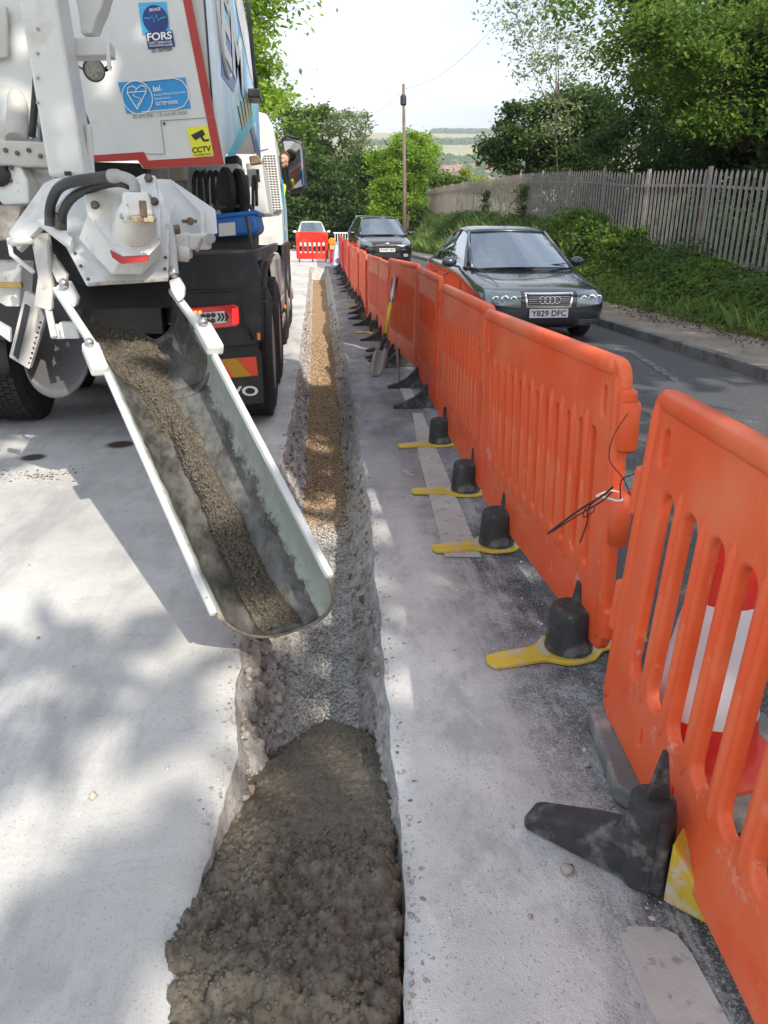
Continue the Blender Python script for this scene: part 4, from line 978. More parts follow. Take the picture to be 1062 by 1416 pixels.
c = hit(0, .40, .02); pm = MB(); pm.box((0, c.y-.006, .405), (.52, .008, .112)); npl = pm.build('number_plate', plain('white_plate', (.68, .70, .72), .35, var=.02), car, bevel=.002)
text_on('Y829 DFC', (-.235, c.y-.0125, .367), (1, 0, 0), (0, 0, 1), .47, .076, M['ink'], npl, 'plate_lettering', bold=.02)
for s in (-.25, .22):
    mb = MB(); mb.tube([(s-.05, 1.22, .945), (s+.25, 1.20, .955), (s+.42, 1.24, .965)], .008, 6); mb.build('wiper', M['black'], car)
for s in (-1, 1):
    mb = MB(); mb.tube([(s*.60, .30, .735), (s*.66, .8, .865), (s*.70, 1.28, .930)], .004, 6); mb.build('bonnet_seam', M['black'], car)
    mb = MB(); mb.tube([(s*(.885), y, .545) for y in (1.3, 2.2, 3.1)], .012, 6); mb.build('rubbing_strip', M['black'], car)
    for y in (2.33, 3.2): mb = MB(); mb.box((s*.888, y, .79), (.02, .16, .022)); mb.build('door_handle', M['car_grey'], car, bevel=.005)
    for y in (1.28, 2.42, 3.36):
        mb = MB(); mb.tube([(s*.884, y, .30), (s*.889, y, .5), (s*.884, y+.02, .75), (s*.85, y+.03, .9)], .003, 5); mb.build('door_seam', M['black'], car)
# --- black people carrier
MP = dict(L=4.75, W=1.86, wr=.335, wheels=(.95, 3.8), belt=(1.02, 1.10), nwin=3,
  st=[(0.0, .62, .34, .60, .72), (.04, .80, .26, .66, .80), (.18, .93, .22, .72, .87), (.5, .99, .2, .82, .96), (1.0, 1.0, .2, .93, 1.06), (1.4, 1.0, .2, 1.0, 1.12), (2.6, 1.0, .2, 1.06, 1.14), (3.8, 1.0, .22, 1.1, 1.17), (4.5, .96, .28, 1.1, 1.17), (4.73, .86, .34, 1.06, 1.12)],
  gh=[(.78, .95, 1.05), (.60, 1.85, 1.57), (.60, 4.05, 1.59), (.70, 4.60, 1.15)])
yy = 25.6; c0 = DY(540, 362, yy)
car2, body, hit, patch = make_car('people_carrier', (2.48, yy, float(zr(yy))), R(3), M['car_black'], MP, 'black people carrier parked facing uphill beside the far barriers', 'car')
for s in (-1, 1):
    lamp(patch, car2, [(s*.48, .68), (s*.80, .76), (s*.76, .92), (s*.50, .80)], None)
    patch('fog_lamp', [(s*.55, .38), (s*.70, .38), (s*.70, .47), (s*.55, .47)], M['galv'], .008)
g = patch('grille', [(-.34, .70), (.34, .70), (.38, .80), (-.38, .80)], M['black'], .012)
patch('lower_intake', [(-.48, .34), (.48, .34), (.42, .50), (-.42, .50)], M['black'], .008)
c = hit(0, .76, .02); mb = MB(); mb.ball(c+Vector((0, -.01, 0)), 1, 14, (.085, .012, .035)); mb.build('oval_badge', M['chrome'], g, smooth=True)
c = hit(0, .58, .02); pm = MB(); pm.box((0, c.y-.012, .585), (.52, .008, .112)); npl = pm.build('number_plate', plain('pale_plate', (.62, .64, .66), .4, var=.02), car2, bevel=.002)
text_on('KV07 JKJ', (-.225, c.y-.018, .548), (1, 0, 0), (0, 0, 1), .45, .074, M['ink'], npl, 'plate_lettering', bold=.02)
# --- white car far down the hill
WC = dict(L=4.4, W=1.84, wr=.33, wheels=(.9, 3.5), belt=(1.0, 1.06), nwin=2,
  st=[(0.0, .70, .34, .64, .76), (.04, .84, .28, .72, .86), (.18, .94, .24, .80, .95), (.6, .99, .22, .88, 1.02), (1.2, 1.0, .22, .96, 1.07), (2.4, 1.0, .22, 1.02, 1.1), (3.6, 1.0, .22, 1.06, 1.12), (4.2, .96, .28, 1.06, 1.12), (4.4, .88, .34, 1.0, 1.08)],
  gh=[(.76, 1.1, 1.04), (.60, 1.85, 1.58), (.60, 3.5, 1.60), (.70, 4.2, 1.12)])
p_ = DY(433, 340, 46)
car3, body, hit, patch = make_car('white_car', (p_.x, 46, .30), R(2), M['car_white'], WC, 'white car seen over the red barrier at the far end of the works', 'car', detail=False)
for s in (-1, 1): lamp(patch, car3, [(s*.5, .68), (s*.82, .72), (s*.8, .88), (s*.5, .80)], None)
patch('grille', [(-.4, .62), (.4, .62), (.42, .80), (-.42, .80)], M['black'], .010)
# ---- people
def bust(name, loc, rz, mats, label, scale=1.0, lean=0, arm=True):
    """seated figure: one skin, clothes and hair as children"""
    o = empty(name, loc, rz)
    me = bpy.data.meshes.new('body')
    J = [((0, .02, 0), (.15, .11)), ((0, 0, .20), (.145, .10)), ((0, 0, .40), (.17, .10)), ((0, .0, .52), (.09, .07)), ((0, -.005, .58), (.055, .055)), ((0, -.015, .64), (.060, .065)), ((0, -.02, .70), (.074, .088)), ((0, -.015, .77), (.076, .092)), ((0, -.01, .83), (.050, .060)),
         ((-.18, 0, .44), (.06, .06)), ((-.22, -.06, .28), (.045, .045)), ((-.20, -.22, .14), (.038, .038)), ((-.17, -.36, .17), (.030, .022)),
         ((.18, 0, .44), (.06, .06)), ((.23, -.06, .28), (.045, .045)), ((.20, -.22, .14), (.038, .038)), ((.17, -.36, .17), (.030, .022)),
         ((0, -.115, .715), (.012, .012))]
    E_ = [(0, 1), (1, 2), (2, 3), (3, 4), (4, 5), (5, 6), (6, 7), (7, 8), (2, 9), (9, 10), (10, 11), (11, 12), (2, 13), (13, 14), (14, 15), (15, 16), (6, 17)]
    me.from_pydata([j[0] for j in J], E_, []); b = link(bpy.data.objects.new('body', me))
    b.modifiers.new('k', 'SKIN'); sk = me.skin_vertices[0].data
    for i, j in enumerate(J): sk[i].radius = j[1]
    sk[0].use_root = True
    q = b.modifiers.new('u', 'SUBSURF'); q.levels = 2; q.render_levels = 2
    bpy.context.view_layer.update(); m3 = bpy.data.meshes.new_from_object(b.evaluated_get(bpy.context.evaluated_depsgraph_get()))
    bpy.data.objects.remove(b); m3.name = 'body'; m3.materials.clear(); m3.materials.append(M['skin']); m3.materials.append(mats)
    m3.polygons.foreach_set('use_smooth', [True]*len(m3.polygons))
    for p in m3.polygons:
        if p.center.z < .53 and not (p.center.y < -.30): p.material_index = 1
    # lay the mesh into one top-level object
    bpy.data.objects.remove(o)
    ob = link(bpy.data.objects.new(name, m3)); ob.location = loc; ob.rotation_euler = (0, lean, rz); ob.scale = (scale,)*3
    tag(ob, label, 'person')
    mb = MB(); mb.ball((0, .008, .775), 1, 16, (.083, .094, .085)); bmv = mb.v; mb.v = [(x, y+.0 if z > .76 else max(y, -.01), z) for x, y, z in bmv]; mb.build('hair', M['hair'], ob, smooth=True)
    for s in (-1, 1):
        mb = MB(); mb.ball((s*.030, -.094, .735), .011, 8); mb.build('eye', M['ink'], ob, smooth=True)
        mb = MB(); mb.ball((s*.078, .0, .72), 1, 8, (.012, .022, .032)); mb.build('ear', M['skin'], ob, smooth=True)
    mb = MB(); mb.box((0, -.094, .670), (.045, .012, .008)); mb.build('mouth', M['darkred'], ob, bevel=.003)
    return ob
T4 = Matrix.Translation((3.04, 9.66, 0)) @ Matrix.Rotation(R(2.2), 4, 'Z')
bust('person', T4 @ Vector((-.36, 2.30, .58)), R(4.5), plain('dark_jumper', (.10, .11, .14), .9), 'person in a dark top sitting at the wheel of the grey saloon car', .93)
# ================= THE MIXER TRUCK =================
T = empty('concrete_mixer_truck', (0, 0, 0), 0, 'white mixing lorry with red edging pouring concrete down a chute into the trench', 'lorry')
def hull(pts):
    bm = bmesh.new()
    for p in pts: bm.verts.new(p)
    r = bmesh.ops.convex_hull(bm, input=bm.verts)
    bmesh.ops.delete(bm, geom=[v for v in bm.verts if not v.link_faces], context='VERTS')
    bm.verts.index_update(); out = ([v.co[:] for v in bm.verts], [[v.index for v in f.verts] for f in bm.faces]); bm.free(); return out
def bolts(par, pts, r=.017, h=.016, d=(0, -1, .15), name='bolt', mat='bolt'):
    for p in pts:
        mb = MB(); mb.lathe(p, d, [(0, r), (h*.7, r), (h, r*.7)], 8); mb.build(name, M[mat], par)
def poly(name, px, Y, th, mat, par=T, bevel=.006, z=None):
    mb = MB(); mb.prism([DY(x, y, Y) for x, y in px], (0, th, 0)); return mb.build(name, mat, par, bevel=bevel)
def cpoly(name, pts, off, mat, par=T, bevel=.006):
    mb = MB(); mb.prism([C(*p) for p in pts], off); return mb.build(name, mat, par, bevel=bevel)
# rear panel and its stickers
RPY = 4.85
rp = poly('rear_panel', [(40, -160), (227, -160), (311, 227), (197, 233), (190, 221), (60, 226)], RPY, .05, M['white'], bevel=.008)
e = RPY-.004
def decal(name, px, mat, par=rp, lift=0, th=.002): return poly(name, px, e-lift, th, mat, par, 0)
decal('red_edging', [(236, -90), (248, -90), (308, 228), (197, 233), (192, 213), (126, 217), (126, 225), (188, 222), (188, 222)][:0] or [(222, -160), (236, -160), (309, 226), (199, 232), (189, 212), (126, 216), (126, 225), (186, 222), (196, 246-13), (197, 233)][:0] or [(221, -160), (233, -160), (310, 227), (296, 216)], M['red'])
decal('red_edging', [(296, 216), (310, 227), (199, 233), (205, 222)], M['red'])
decal('red_edging', [(205, 222), (199, 233), (190, 221), (199, 210)], M['red'])
decal('red_edging', [(199, 210), (190, 221), (126, 224), (126, 215)], M['red'])
mb = MB()
for a, b in (((222, 167), (296, 162)), ((222, 167), (228, 213)), ((228, 213), (198, 213))): mb.bar(DY(*a, e), DY(*b, e), .003, .002, (0, 1, 0))
mb.build('panel_seam', M['grey_ink'], rp); bolts(rp, [DY(227, 171, e)], .008, .005)
def quadpx(x0, y0, x1, y1, sx=.10, sy=-.05):
    """a slanted rectangle in picture terms: corners tl, tr, br, bl"""
    w, h = x1-x0, y1-y0
    return [(x0, y0), (x1, y0+sy*w), (x1+sx*h, y1+sy*w), (x0+sx*h, y1)]
def txt(s, bl, br, hpx, mat, par, lift=.006, bold=.012):
    a = DY(*bl, e-lift); b = DY(*br, e-lift); up = (DY(bl[0], bl[1]-hpx, e-lift)-a); r = b-a
    upn = Vector((0, 0, 1))
    return text_on(s, a, r, upn, r.length, up.length, mat, par, 'lettering', bold)
# round blue operator sticker
f = decal('blue_sticker', [(191, 4), (230, 2), (235, 46), (197, 48)], M['skyblue'])
decal('navy_strip', [(201, 45), (238, 42), (242, 64), (205, 68)], M['navy'], f, .002)
c = DY(215, 27, e-.003); mb = MB(); mb.lathe(c, (0, -1, 0), [(0, .068), (.002, .068)], 28); g = mb.build('round_emblem', M['navy'], f)
mb = MB(); mb.tube([DY(x, y, e-.0065) for x, y in ((200, 25), (207, 26), (210, 22), (213, 31), (216, 20), (219, 29), (223, 25), (229, 24))], .0035, 6); mb.build('wave_line', M['skyblue'], g)
txt('BRONZE', (207, 16), (222, 14), 4, M['decal_white'], g, .008)
txt('FORS', (204, 57), (238, 54), 11, M['decal_white'], f, .008, .03)
txt('FLEET OPERATOR', (206, 61), (238, 59), 3, M['decal_white'], f, .008); txt('RECOGNITION SCHEME', (207, 65), (239, 63), 3, M['decal_white'], f, .008)
txt('ID: 007089', (210, 73), (238, 70), 5, M['ink'], rp, .003)
# kitemark sticker
k = decal('kitemark_sticker', [(163, 114), (256, 107), (264, 150), (175, 157)], M['blue_tape'])
k.data.materials[0] = plain('mid_blue_sticker', (.02, .27, .62), .4, var=.04)
def ring3(c, r, sx, w, par, mat='decal_white', n=28):
    mb = MB(); mb.tube([c+Vector((math.cos(a)*r*sx, 0, math.sin(a)*r)) for a in np.linspace(0, 6.283, n+1)[:-1]], w, 6, closed=True); return mb.build('ring', M[mat], par, smooth=True)
c = DY(190, 135, e-.004); ring3(c, .083, 1, .0028, k)
mb = MB(); P_ = [(190, 151), (176, 129), (177, 121), (183, 119), (189, 123), (195, 118), (201, 120), (202, 127), (190, 151)]
mb.tube([DY(x, y, e-.004) for x, y in P_], .003, 6); mb.tube([DY(x, y, e-.004) for x, y in ((176, 128), (202, 126))], .0025, 6)
mb.tube([DY(x, y, e-.004) for x, y in ((189, 123), (184, 132), (195, 137), (190, 146))], .0025, 6); mb.build('heart_mark', M['decal_white'], k)
mb = MB(); mb.tube([DY(x, y, e-.004) for x, y in ((192, 113), (240, 108), (252, 112), (259, 122), (261, 136), (254, 147), (243, 151), (196, 155))], .0028, 6); mb.build('border_line', M['decal_white'], k)
txt('bsi.', (212, 127), (224, 125), 8, M['decal_white'], k, .004, .02)
txt('Ready Mixed Concrete', (213, 134), (256, 129), 4, M['decal_white'], k, .004, .0); txt('Industry', (215, 139), (236, 137), 4, M['decal_white'], k, .004, .0)
txt('KITEMARK', (216, 146), (247, 143), 5, M['decal_white'], k, .004, .01)
txt('BS EN 206 - 1E and BS 8500', (184, 164), (259, 158), 5, M['grey_ink'], rp, .003, .0)
# camera warning sticker
y_ = decal('camera_warning_sticker', [(258, 176), (287, 174), (295, 215), (267, 218)], M['yellow_st'])
mb = MB(); mb.prism([DY(x, y, e-.002) for x, y in ((264, 187), (280, 179), (284, 186), (270, 194))], (0, -.001, 0)); mb.prism([DY(x, y, e-.002) for x, y in ((276, 188), (279, 187), (283, 193), (289, 192), (289, 195), (281, 196))], (0, -.001, 0)); mb.build('camera_symbol', M['ink'], y_)
txt('CCTV', (266, 212), (292, 209), 8, M['ink'], y_, .004, .025); txt('IN OPERATION', (269, 216), (292, 214), 2.6, M['ink'], y_, .004)
poly('underside_shade_fill', [(-90, 225), (75, 225), (80, 470), (-90, 470)], 5.25, .1, M['black'], T, 0)  # added black sheet: stands in for the shade behind the left-hand parts
poly('black_backing', [(60, 222), (202, 226), (206, 250), (60, 266)], 5.5, .1, M['black'], T, 0)  # plain black infill for the dark cables below the rear panel
# side panel of the aggregate hopper with its artwork
SX = -.5
def sp_(px, X=SX): return [DX(x, y, X) for x, y in px]
Zt = 3.7
pts = [Vector((SX, 4.902, 1.765)), Vector((SX, 5.05, 1.83)), Vector((SX, 7.9, 2.33)), Vector((SX, 8.75, 2.12)), Vector((SX, 8.85, 2.70)), Vector((SX, 8.0, 3.0)), Vector((SX, 5.8, 3.55)), Vector((SX, 4.902, 3.75))]
m, t, b = newmat('printed_side_panel'); p = pos(t)
wv = N(t, 'ShaderNodeTexWave'); wv.inputs['Scale'].default_value = .55; wv.inputs['Distortion'].default_value = 4.5; wv.inputs['Detail'].default_value = 3
mm = N(t, 'ShaderNodeMapping'); mm.inputs['Rotation'].default_value = (R(50), 0, 0); t.links.new(p, mm.inputs['Vector']); t.links.new(mm.outputs[0], wv.inputs['Vector'])
c = ramp(t, wv.outputs['Color'], [(0, (.02, .12, .42)), (.3, (.10, .40, .72)), (.55, (.55, .70, .85)), (.75, (.06, .50, .68)), (1, (.70, .78, .84))])
sx = N(t, 'ShaderNodeSeparateXYZ'); t.links.new(p, sx.inputs[0])
r_ = N(t, 'ShaderNodeMapRange'); r_.inputs[1].default_value = 5.0; r_.inputs[2].default_value = 5.7; t.links.new(sx.outputs['Y'], r_.inputs[0])
c = mix(t, r_.outputs[0], (.62, .72, .82), c)
t.links.new(c, b.inputs['Base Color']); b.inputs['Roughness'].default_value = .3
mb = MB(); mb.prism(pts, (-.04, 0, 0)); side = mb.build('side_panel', m, T, bevel=.006)
def sdecal(name, px, mat, lift=.004):
    mb = MB(); mb.prism([p+Vector((lift, 0, 0)) for p in sp_(px)], (-.002, 0, 0)); return mb.build(name, mat, side)
sdecal('white_border', [(327, -30), (357, 128), (357, 140), (345, 100), (318, -30)], M['decal_white'])
sdecal('dark_blue_patch', [(306, 14), (312, 24), (330, 100), (322, 128), (306, 105)], plain('deep_blue_print', (.02, .08, .36), .35, var=.3), .003)
sdecal('cyan_patch', [(352, 128), (354, 165), (325, 215), (313, 217), (334, 176)], plain('cyan_print', (.03, .45, .66), .35, var=.25), .003)
for i in range(5): sdecal('gold_stripe', [(328+i*4, 146-i*6), (330+i*4, 146-i*6), (337+i*3, 178-i*5), (335+i*3, 180-i*5)], plain('gold_print', (.50, .38, .05), .4, var=.2), .006)
a = Vector((SX+.008, 5.25, 2.42)); text_on('EM', a, (0, 1, -.02), (0, .18, 1), 1.5, .42, M['decal_white'], side, 'lettering', .03)
ex = Vector((SX+.008, 5.45, 2.62)); mb = MB(); mb.tube([ex+Vector((0, math.cos(q)*.36, math.sin(q)*.30)) for q in np.linspace(.6, 5.2, 22)], .014, 6); mb.build('swoosh', M['decal_white'], side)
# hopper body behind the side panel, with rounded top rail
mb = MB(); mb.prism([Vector((SX-.05, 4.92, 1.80)), Vector((SX-.05, 7.9, 2.36)), Vector((SX-.05, 8.75, 2.16)), Vector((SX-.05, 8.75, 3.0)), Vector((SX-.05, 4.92, 3.6))], (-2.0, 0, 0)); mb.build('hopper_body', M['white'], T, bevel=.01)
mb = MB(); mb.tube([(SX-.03, 4.95, 3.76), (SX-.03, 5.8, 3.57), (SX-.03, 8.0, 3.03), (SX-.03, 8.85, 2.72)], .03, 8); mb.build('top_rail', M['white'], T, smooth=True)
# dark arm hanging down the side of the hopper
mb = MB(); mb.tube([DX(338, -60, -.44), DX(345, 30, -.44), DX(352, 100, -.44), DX(354, 124, -.44)], .018, 10); arm = mb.build('dark_arm', M['chassis'], T, smooth=True)
mb = MB(); q = DX(353, 133, -.44); mb.box(q, (.10, .32, .07)); mb.build('arm_bracket', M['black'], arm, bevel=.01)
# ---- slanting white column, light and ram
ty = 3.85
col = poly('column', [(12, -80), (66, -80), (118, 243), (67, 244)], ty, .20, M['white'], bevel=.014)
mb = MB(); mb.prism([DY(x, y, ty+.10)+Vector((.003, 0, 0)) for x, y in ((84, 20), (86, 20), (122, 240), (120, 240))], (.004, 0, 0)); mb.build('red_line', M['red'], col)
mb = MB(); mb.box(DY(94, 240, ty-.004), (.03, .008, .018)); mb.build('slot', M['ink'], col)
poly('column_flange', [(118, 170), (125, 172), (130, 246), (121, 246)], 3.95, .03, M['white'], T)
mb = MB(); mb.tube(smooth_path([DY(112, 150, 4.3), DY(120, 170, 4.25), DY(121, 195, 4.25), DY(117, 215, 4.25)], 4), .014, 8); mb.build('cable', M['black'], T, smooth=True)
lb = poly('light_bracket', [(88, 52), (144, 50), (151, 58), (152, 76), (90, 78)], 4.05, .12, M['white'], T, .006)
mb = MB(); mb.prism([DY(x, y, 4.04) for x, y in ((146, 52), (152, 58), (154, 98), (149, 96))], (0, -.01, 0)); mb.build('lug', M['white'], lb)
mb = MB(); mb.prism([DY(x, y, 4.1) for x, y in ((92, -60), (160, -60), (140, 12), (134, 24), (126, 46), (111, 46), (109, 22))], (0, .14, 0)); mb.build('funnel', M['white'], T, bevel=.008)
c = C(130, 97, 3.75); ax = Vector((.1, -1, -.25)).normalized()
wl = MB(); wl.lathe(c-ax*.05, ax, [(0, .02), (.015, .045), (.04, .054), (.055, .054), (.055, .047), (.045, .046)], 24); w_ = wl.build('work_lamp', M['chassis'], T, smooth=35)
mb = MB(); mb.lathe(c-ax*.005, ax, [(0, .047), (.003, .046)], 24); mb.build('lamp_glass', plain('frosted_lens', (.42, .42, .36), .15, .3, var=.3, vscale=60), w_)
bolts(w_, [c+ax*.0+Vector((math.cos(a)*.026, 0, math.sin(a)*.026)) for a in np.linspace(0, 6.28, 7)[:-1]], .009, .004, ax, 'led', 'galv')
mb = MB(); mb.tube(smooth_path([C(116, 97, 3.78), C(108, 92, 3.8), C(98, 91, 3.85)], 4), .005, 6); mb.tube([C(146, 96, 3.78), C(152, 92, 3.8)], .012, 8); mb.build('lamp_cable', M['black'], w_)
# lifting ram on the left
mb = MB(); mb.cyl(C(22, 194, 4.1), C(27, 96, 4.3), .056, 20); ram = mb.build('ram_cylinder', M['greywhite'], T, bevel=.006, smooth=35)
mb = MB(); mb.lathe(C(27, 98, 4.3), C(27, 88, 4.32)-C(27, 98, 4.3), [(0, .064), (.03, .064), (.035, .04)], 20); mb.build('ram_collar', M['white_dirty'], ram)
mb = MB(); mb.cyl(C(27, 94, 4.3), C(29, 56, 4.4), .026, 14); mb.build('ram_rod', M['chrome'], ram, smooth=35)
mb = MB(); mb.bar(C(30, 60, 4.4), C(14, 26, 4.4), .05, .03); mb.cyl(C(16, 34, 4.35), C(16, 34, 4.5), .03, 12); mb.build('ram_eye', M['rusty'], ram)
mb = MB(); mb.tube(smooth_path([C(36, 100, 4.35), C(42, 130, 4.3), C(38, 160, 4.3), C(40, 190, 4.25)], 5), .012, 6); mb.tube(smooth_path([C(41, 95, 4.35), C(48, 140, 4.3), C(43, 165, 4.3)], 5), .010, 6); mb.build('hydraulic_hose', M['black'], T, smooth=True)
for x, y in ((34, 186), (42, 188), (49, 184)): mb = MB(); mb.cyl(C(x, y+8, 4.15), C(x, y-12, 4.2), .018, 10); mb.build('pipe_fitting', M['chrome'], T, smooth=35)
# left hand machinery: plates, gearbox
lp_ = poly('left_housing', [(-120, -160), (45, -160), (50, 215), (-120, 205)], 4.95, .3, M['white_dirty'], T)
bolts(lp_, [DY(x, y, 4.945) for x, y in ((3, 123), (10, 124), (8, 162), (50, 186), (54, 160), (40, 60))], .012, .01)
poly('cross_beam', [(-120, 190), (66, 196), (70, 232), (-120, 226)], 4.5, .2, M['greywhite'], T, .01)
g1 = cpoly('gearbox', [(-12, 222, 3.95), (12, 219, 3.95), (27, 228, 3.95), (38, 250, 3.95), (40, 282, 3.95), (4, 284, 3.95), (-14, 262, 3.95)], (0, .16, 0), M['white_dirty'], T, .012)
mb = MB(); mb.lathe(C(3, 244, 3.96), (0, -1, 0), [(0, .055), (.05, .05), (.06, .03)], 18); mb.build('gear_hub', M['ink'], g1, smooth=40); bolts(g1, [C(11, 229, 3.95), C(15, 250, 3.95), C(-8, 226, 3.95)], .011)
mb = MB(); mb.cyl(C(28, 248, 4.15), C(72, 258, 4.25), .082, 24); mb.build('drive_tube', M['white'], T, smooth=35)
mb = MB(); mb.lathe(C(26, 247, 4.1), C(72, 258, 4.25)-C(28, 248, 4.15), [(0, .096), (.02, .096), (.02, .09)], 24); mb.build('tube_flange', M['greywhite'], T, smooth=35)
poly('splashed_apron', [(-80, 280), (30, 285), (18, 330), (-80, 345)], 4.3, .05, plain('cement_splashed_apron', (.33, .30, .27), .8, var=.4, vscale=20, bmp=.4), T)
# ---- discharge head
V_, F_ = hull([C(*p) for p in ((120, 396, 3.28), (233, 387, 3.28), (231, 347, 3.33), (236, 300, 3.5), (100, 352, 3.45), (72, 306, 3.65), (88, 262, 3.75), (216, 246, 3.75), (125, 380, 3.9), (230, 375, 3.9))])
mb = MB(); mb.add(V_, F_); hood = mb.build('discharge_hood', M['splash'], T, bevel=.008)
F8 = [(171, 253, 3.24), (199, 240, 3.26), (214, 243, 3.26), (222, 293, 3.2), (222, 337, 3.14), (205, 354, 3.12), (169, 355, 3.12), (146, 334, 3.14), (120, 296, 3.2), (115, 270, 3.23)]
fp = cpoly('front_plate', F8, (0.0, .035, 0), M['splash'], hood, .006)
V_, F_ = hull([C(x, y, d+.03) for x, y, d in F8[3:9]]+[C(*p) for p in ((225, 352, 3.3), (196, 380, 3.22), (154, 380, 3.22), (108, 330, 3.34))])
mb = MB(); mb.add(V_, F_); mb.build('hood_box', M['splash'], hood, bevel=.006)
mb = MB(); mb.prism([C(*p) for p in ((152, 347, 3.11), (168, 356, 3.105), (205, 354, 3.105), (204, 362, 3.105), (168, 365, 3.105), (155, 356, 3.11))], (0, .02, .004)); mb.build('red_strip', M['red'], hood)
bolts(fp, [C(132, 284, 3.21), C(206, 247, 3.25), C(214, 279, 3.21), C(162, 319, 3.15)], .018, .022)
a = C(187, 322, 3.17); b = C(190, 286, 2.96); ax = (b-a)
mb = MB(); mb.lathe(a, ax, [(-.02, .092), (.02, .092), (.02, .078), (.06, .080), (.062, .074), (.068, .074), (.07, .082), (.13, .080), (.15, .070), (.19, .066), (.22, .058)], 28); mot = mb.build('hydraulic_motor', M['white_dirty'], T, bevel=.003, smooth=35)
mb = MB(); mb.box(a+ax*1.02+Vector((.0, .0, .0)), (.105, .05, .10), ax.to_track_quat('Y', 'Z').to_matrix()); mb.build('motor_cap', M['white_dirty'], mot, bevel=.012)
mb = MB(); mb.box(C(198, 289, 2.91), (.028, .012, .062)); mb.build('worn_label', M['rusty'], mot, bevel=.004)
mb = MB(); mb.box(C(197, 303, 2.93), (.085, .02, .025)); mb.build('flaking_paint', plain('flaking_paint', (.55, .46, .32), .8, var=.4, vscale=30, dirt=(.2, .1, .06), dscale=30, dth=.5), mot, bevel=.006)
bolts(mot, [C(179, 279, 2.95), C(206, 272, 2.97), C(213, 303, 3.0), C(170, 300, 2.98)], .011, .018, (0, -1, .2), 'bolt', 'galv')
h1 = smooth_path([C(70, 306, 3.45), C(70, 284, 3.38), C(80, 262, 3.3), (C(98, 252, 3.2)), C(130, 247, 3.12), C(150, 244, 3.06), C(168, 244, 3.03), C(184, 252, 3.02), C(187, 268, 3.02)], 6)
mb = MB(); mb.tube(h1[:34], .023, 12); mb.build('hydraulic_hose', M['black'], T, smooth=True)
mb = MB(); mb.tube(h1[31:], [.027]*4+[.022]*(len(h1)-31-4), 12); mb.build('hose_elbow', M['galv'], T, smooth=True)
mb = MB(); mb.tube(smooth_path([C(86, 312, 3.45), C(88, 292, 3.38), C(102, 272, 3.3), C(128, 259, 3.22), C(160, 252, 3.15), C(180, 256, 3.08)], 6), .020, 12); mb.build('hydraulic_hose', M['black'], T, smooth=True)
for x, y in ((70, 300), (84, 305)): mb = MB(); mb.cyl(C(x, y+12, 3.45), C(x, y-8, 3.42), .027, 12); mb.build('hose_fitting', M['chassis'], T, smooth=35)
cpoly('left_cheek', [(10, 322, 3.75), (60, 252, 3.75), (78, 245, 3.75), (118, 247, 3.7), (96, 262, 3.65), (64, 302, 3.6), (46, 322, 3.6), (24, 346, 3.7)], (0, .06, -.02), M['white'], T, .012)
cpoly('left_lip', [(50, 304, 3.55), (66, 298, 3.5), (100, 328, 3.4), (96, 340, 3.4)], (0, .03, -.03), M['white'], T, .006)
cpoly('hood_shadow_box', [(58, 318, 3.8), (100, 340, 3.7), (125, 396, 3.65), (96, 392, 3.7), (74, 350, 3.8)], (0, .2, 0), M['ink'], T, 0)  # solid black block, the hood's inner shade put in as colour
cpoly('opening_shade', [(90, 385, 3.85), (240, 380, 3.85), (238, 425, 3.85), (105, 428, 3.85)], (0, .05, 0), M['ink'], T, 0)  # black plate painted for the darkness inside the hood mouth
for x_, y_, d_ in ((104, 350, 3.44), (112, 368, 3.36), (122, 386, 3.28), (228, 372, 3.30), (229, 356, 3.32), (90, 330, 3.52)): bolts(hood, [C(x_, y_, d_-.01)], .008, .008, (0, -1, .1))
mb = MB(); mb.tube([C(122, 394, 3.27), C(150, 391, 3.265), (C(190, 390, 3.265)), C(232, 386, 3.27)], [.007, .010, .006, .009], 6); mb.build('caked_edge', plain('dried_concrete', (.34, .32, .29), .9, var=.3, vscale=40, bmp=.6, bscale=80), hood)
for k_ in range(3):
    mb = MB(); mb.tube(smooth_path([C(-8+k_*7, 300+k_*4, 4.0), C(14+k_*5, 312+k_*3, 3.95), C(30+k_*4, 306, 3.9), C(44+k_*3, 318+k_*3, 3.85)], 5), .011, 6); mb.build('hydraulic_hose', M['black'], T, smooth=True)
for k_ in range(4): bolts(T, [DY(52, 40+k_*34, 3.846), ], .007, .006, (0, -1, 0), 'rivet', 'galv')
for x_, y_ in ((16, 232), (40, 208), (24, 212), (56, 216), (8, 208)): bolts(T, [DY(x_, y_, 4.495)], .012, .01)
mb = MB(); mb.tube(smooth_path([DY(52, -10, 4.6), DY(46, 50, 4.6), DY(50, 110, 4.6), DY(44, 190, 4.6)], 5), .02, 8); mb.build('hydraulic_hose', M['black'], T, smooth=True)
mb = MB(); mb.prism([DY(x, y, 4.9) for x, y in ((40, -160), (44, -160), (62, 200), (58, 200))], (0, -.02, 0)); mb.build('frame_rib', M['galv'], T)
mb = MB(); mb.prism([DY(x, y, 4.9) for x, y in ((-40, 20), (12, 10), (14, 80), (-40, 90))], (0, -.03, 0)); mb.build('access_panel', M['greywhite'], T, bevel=.01)
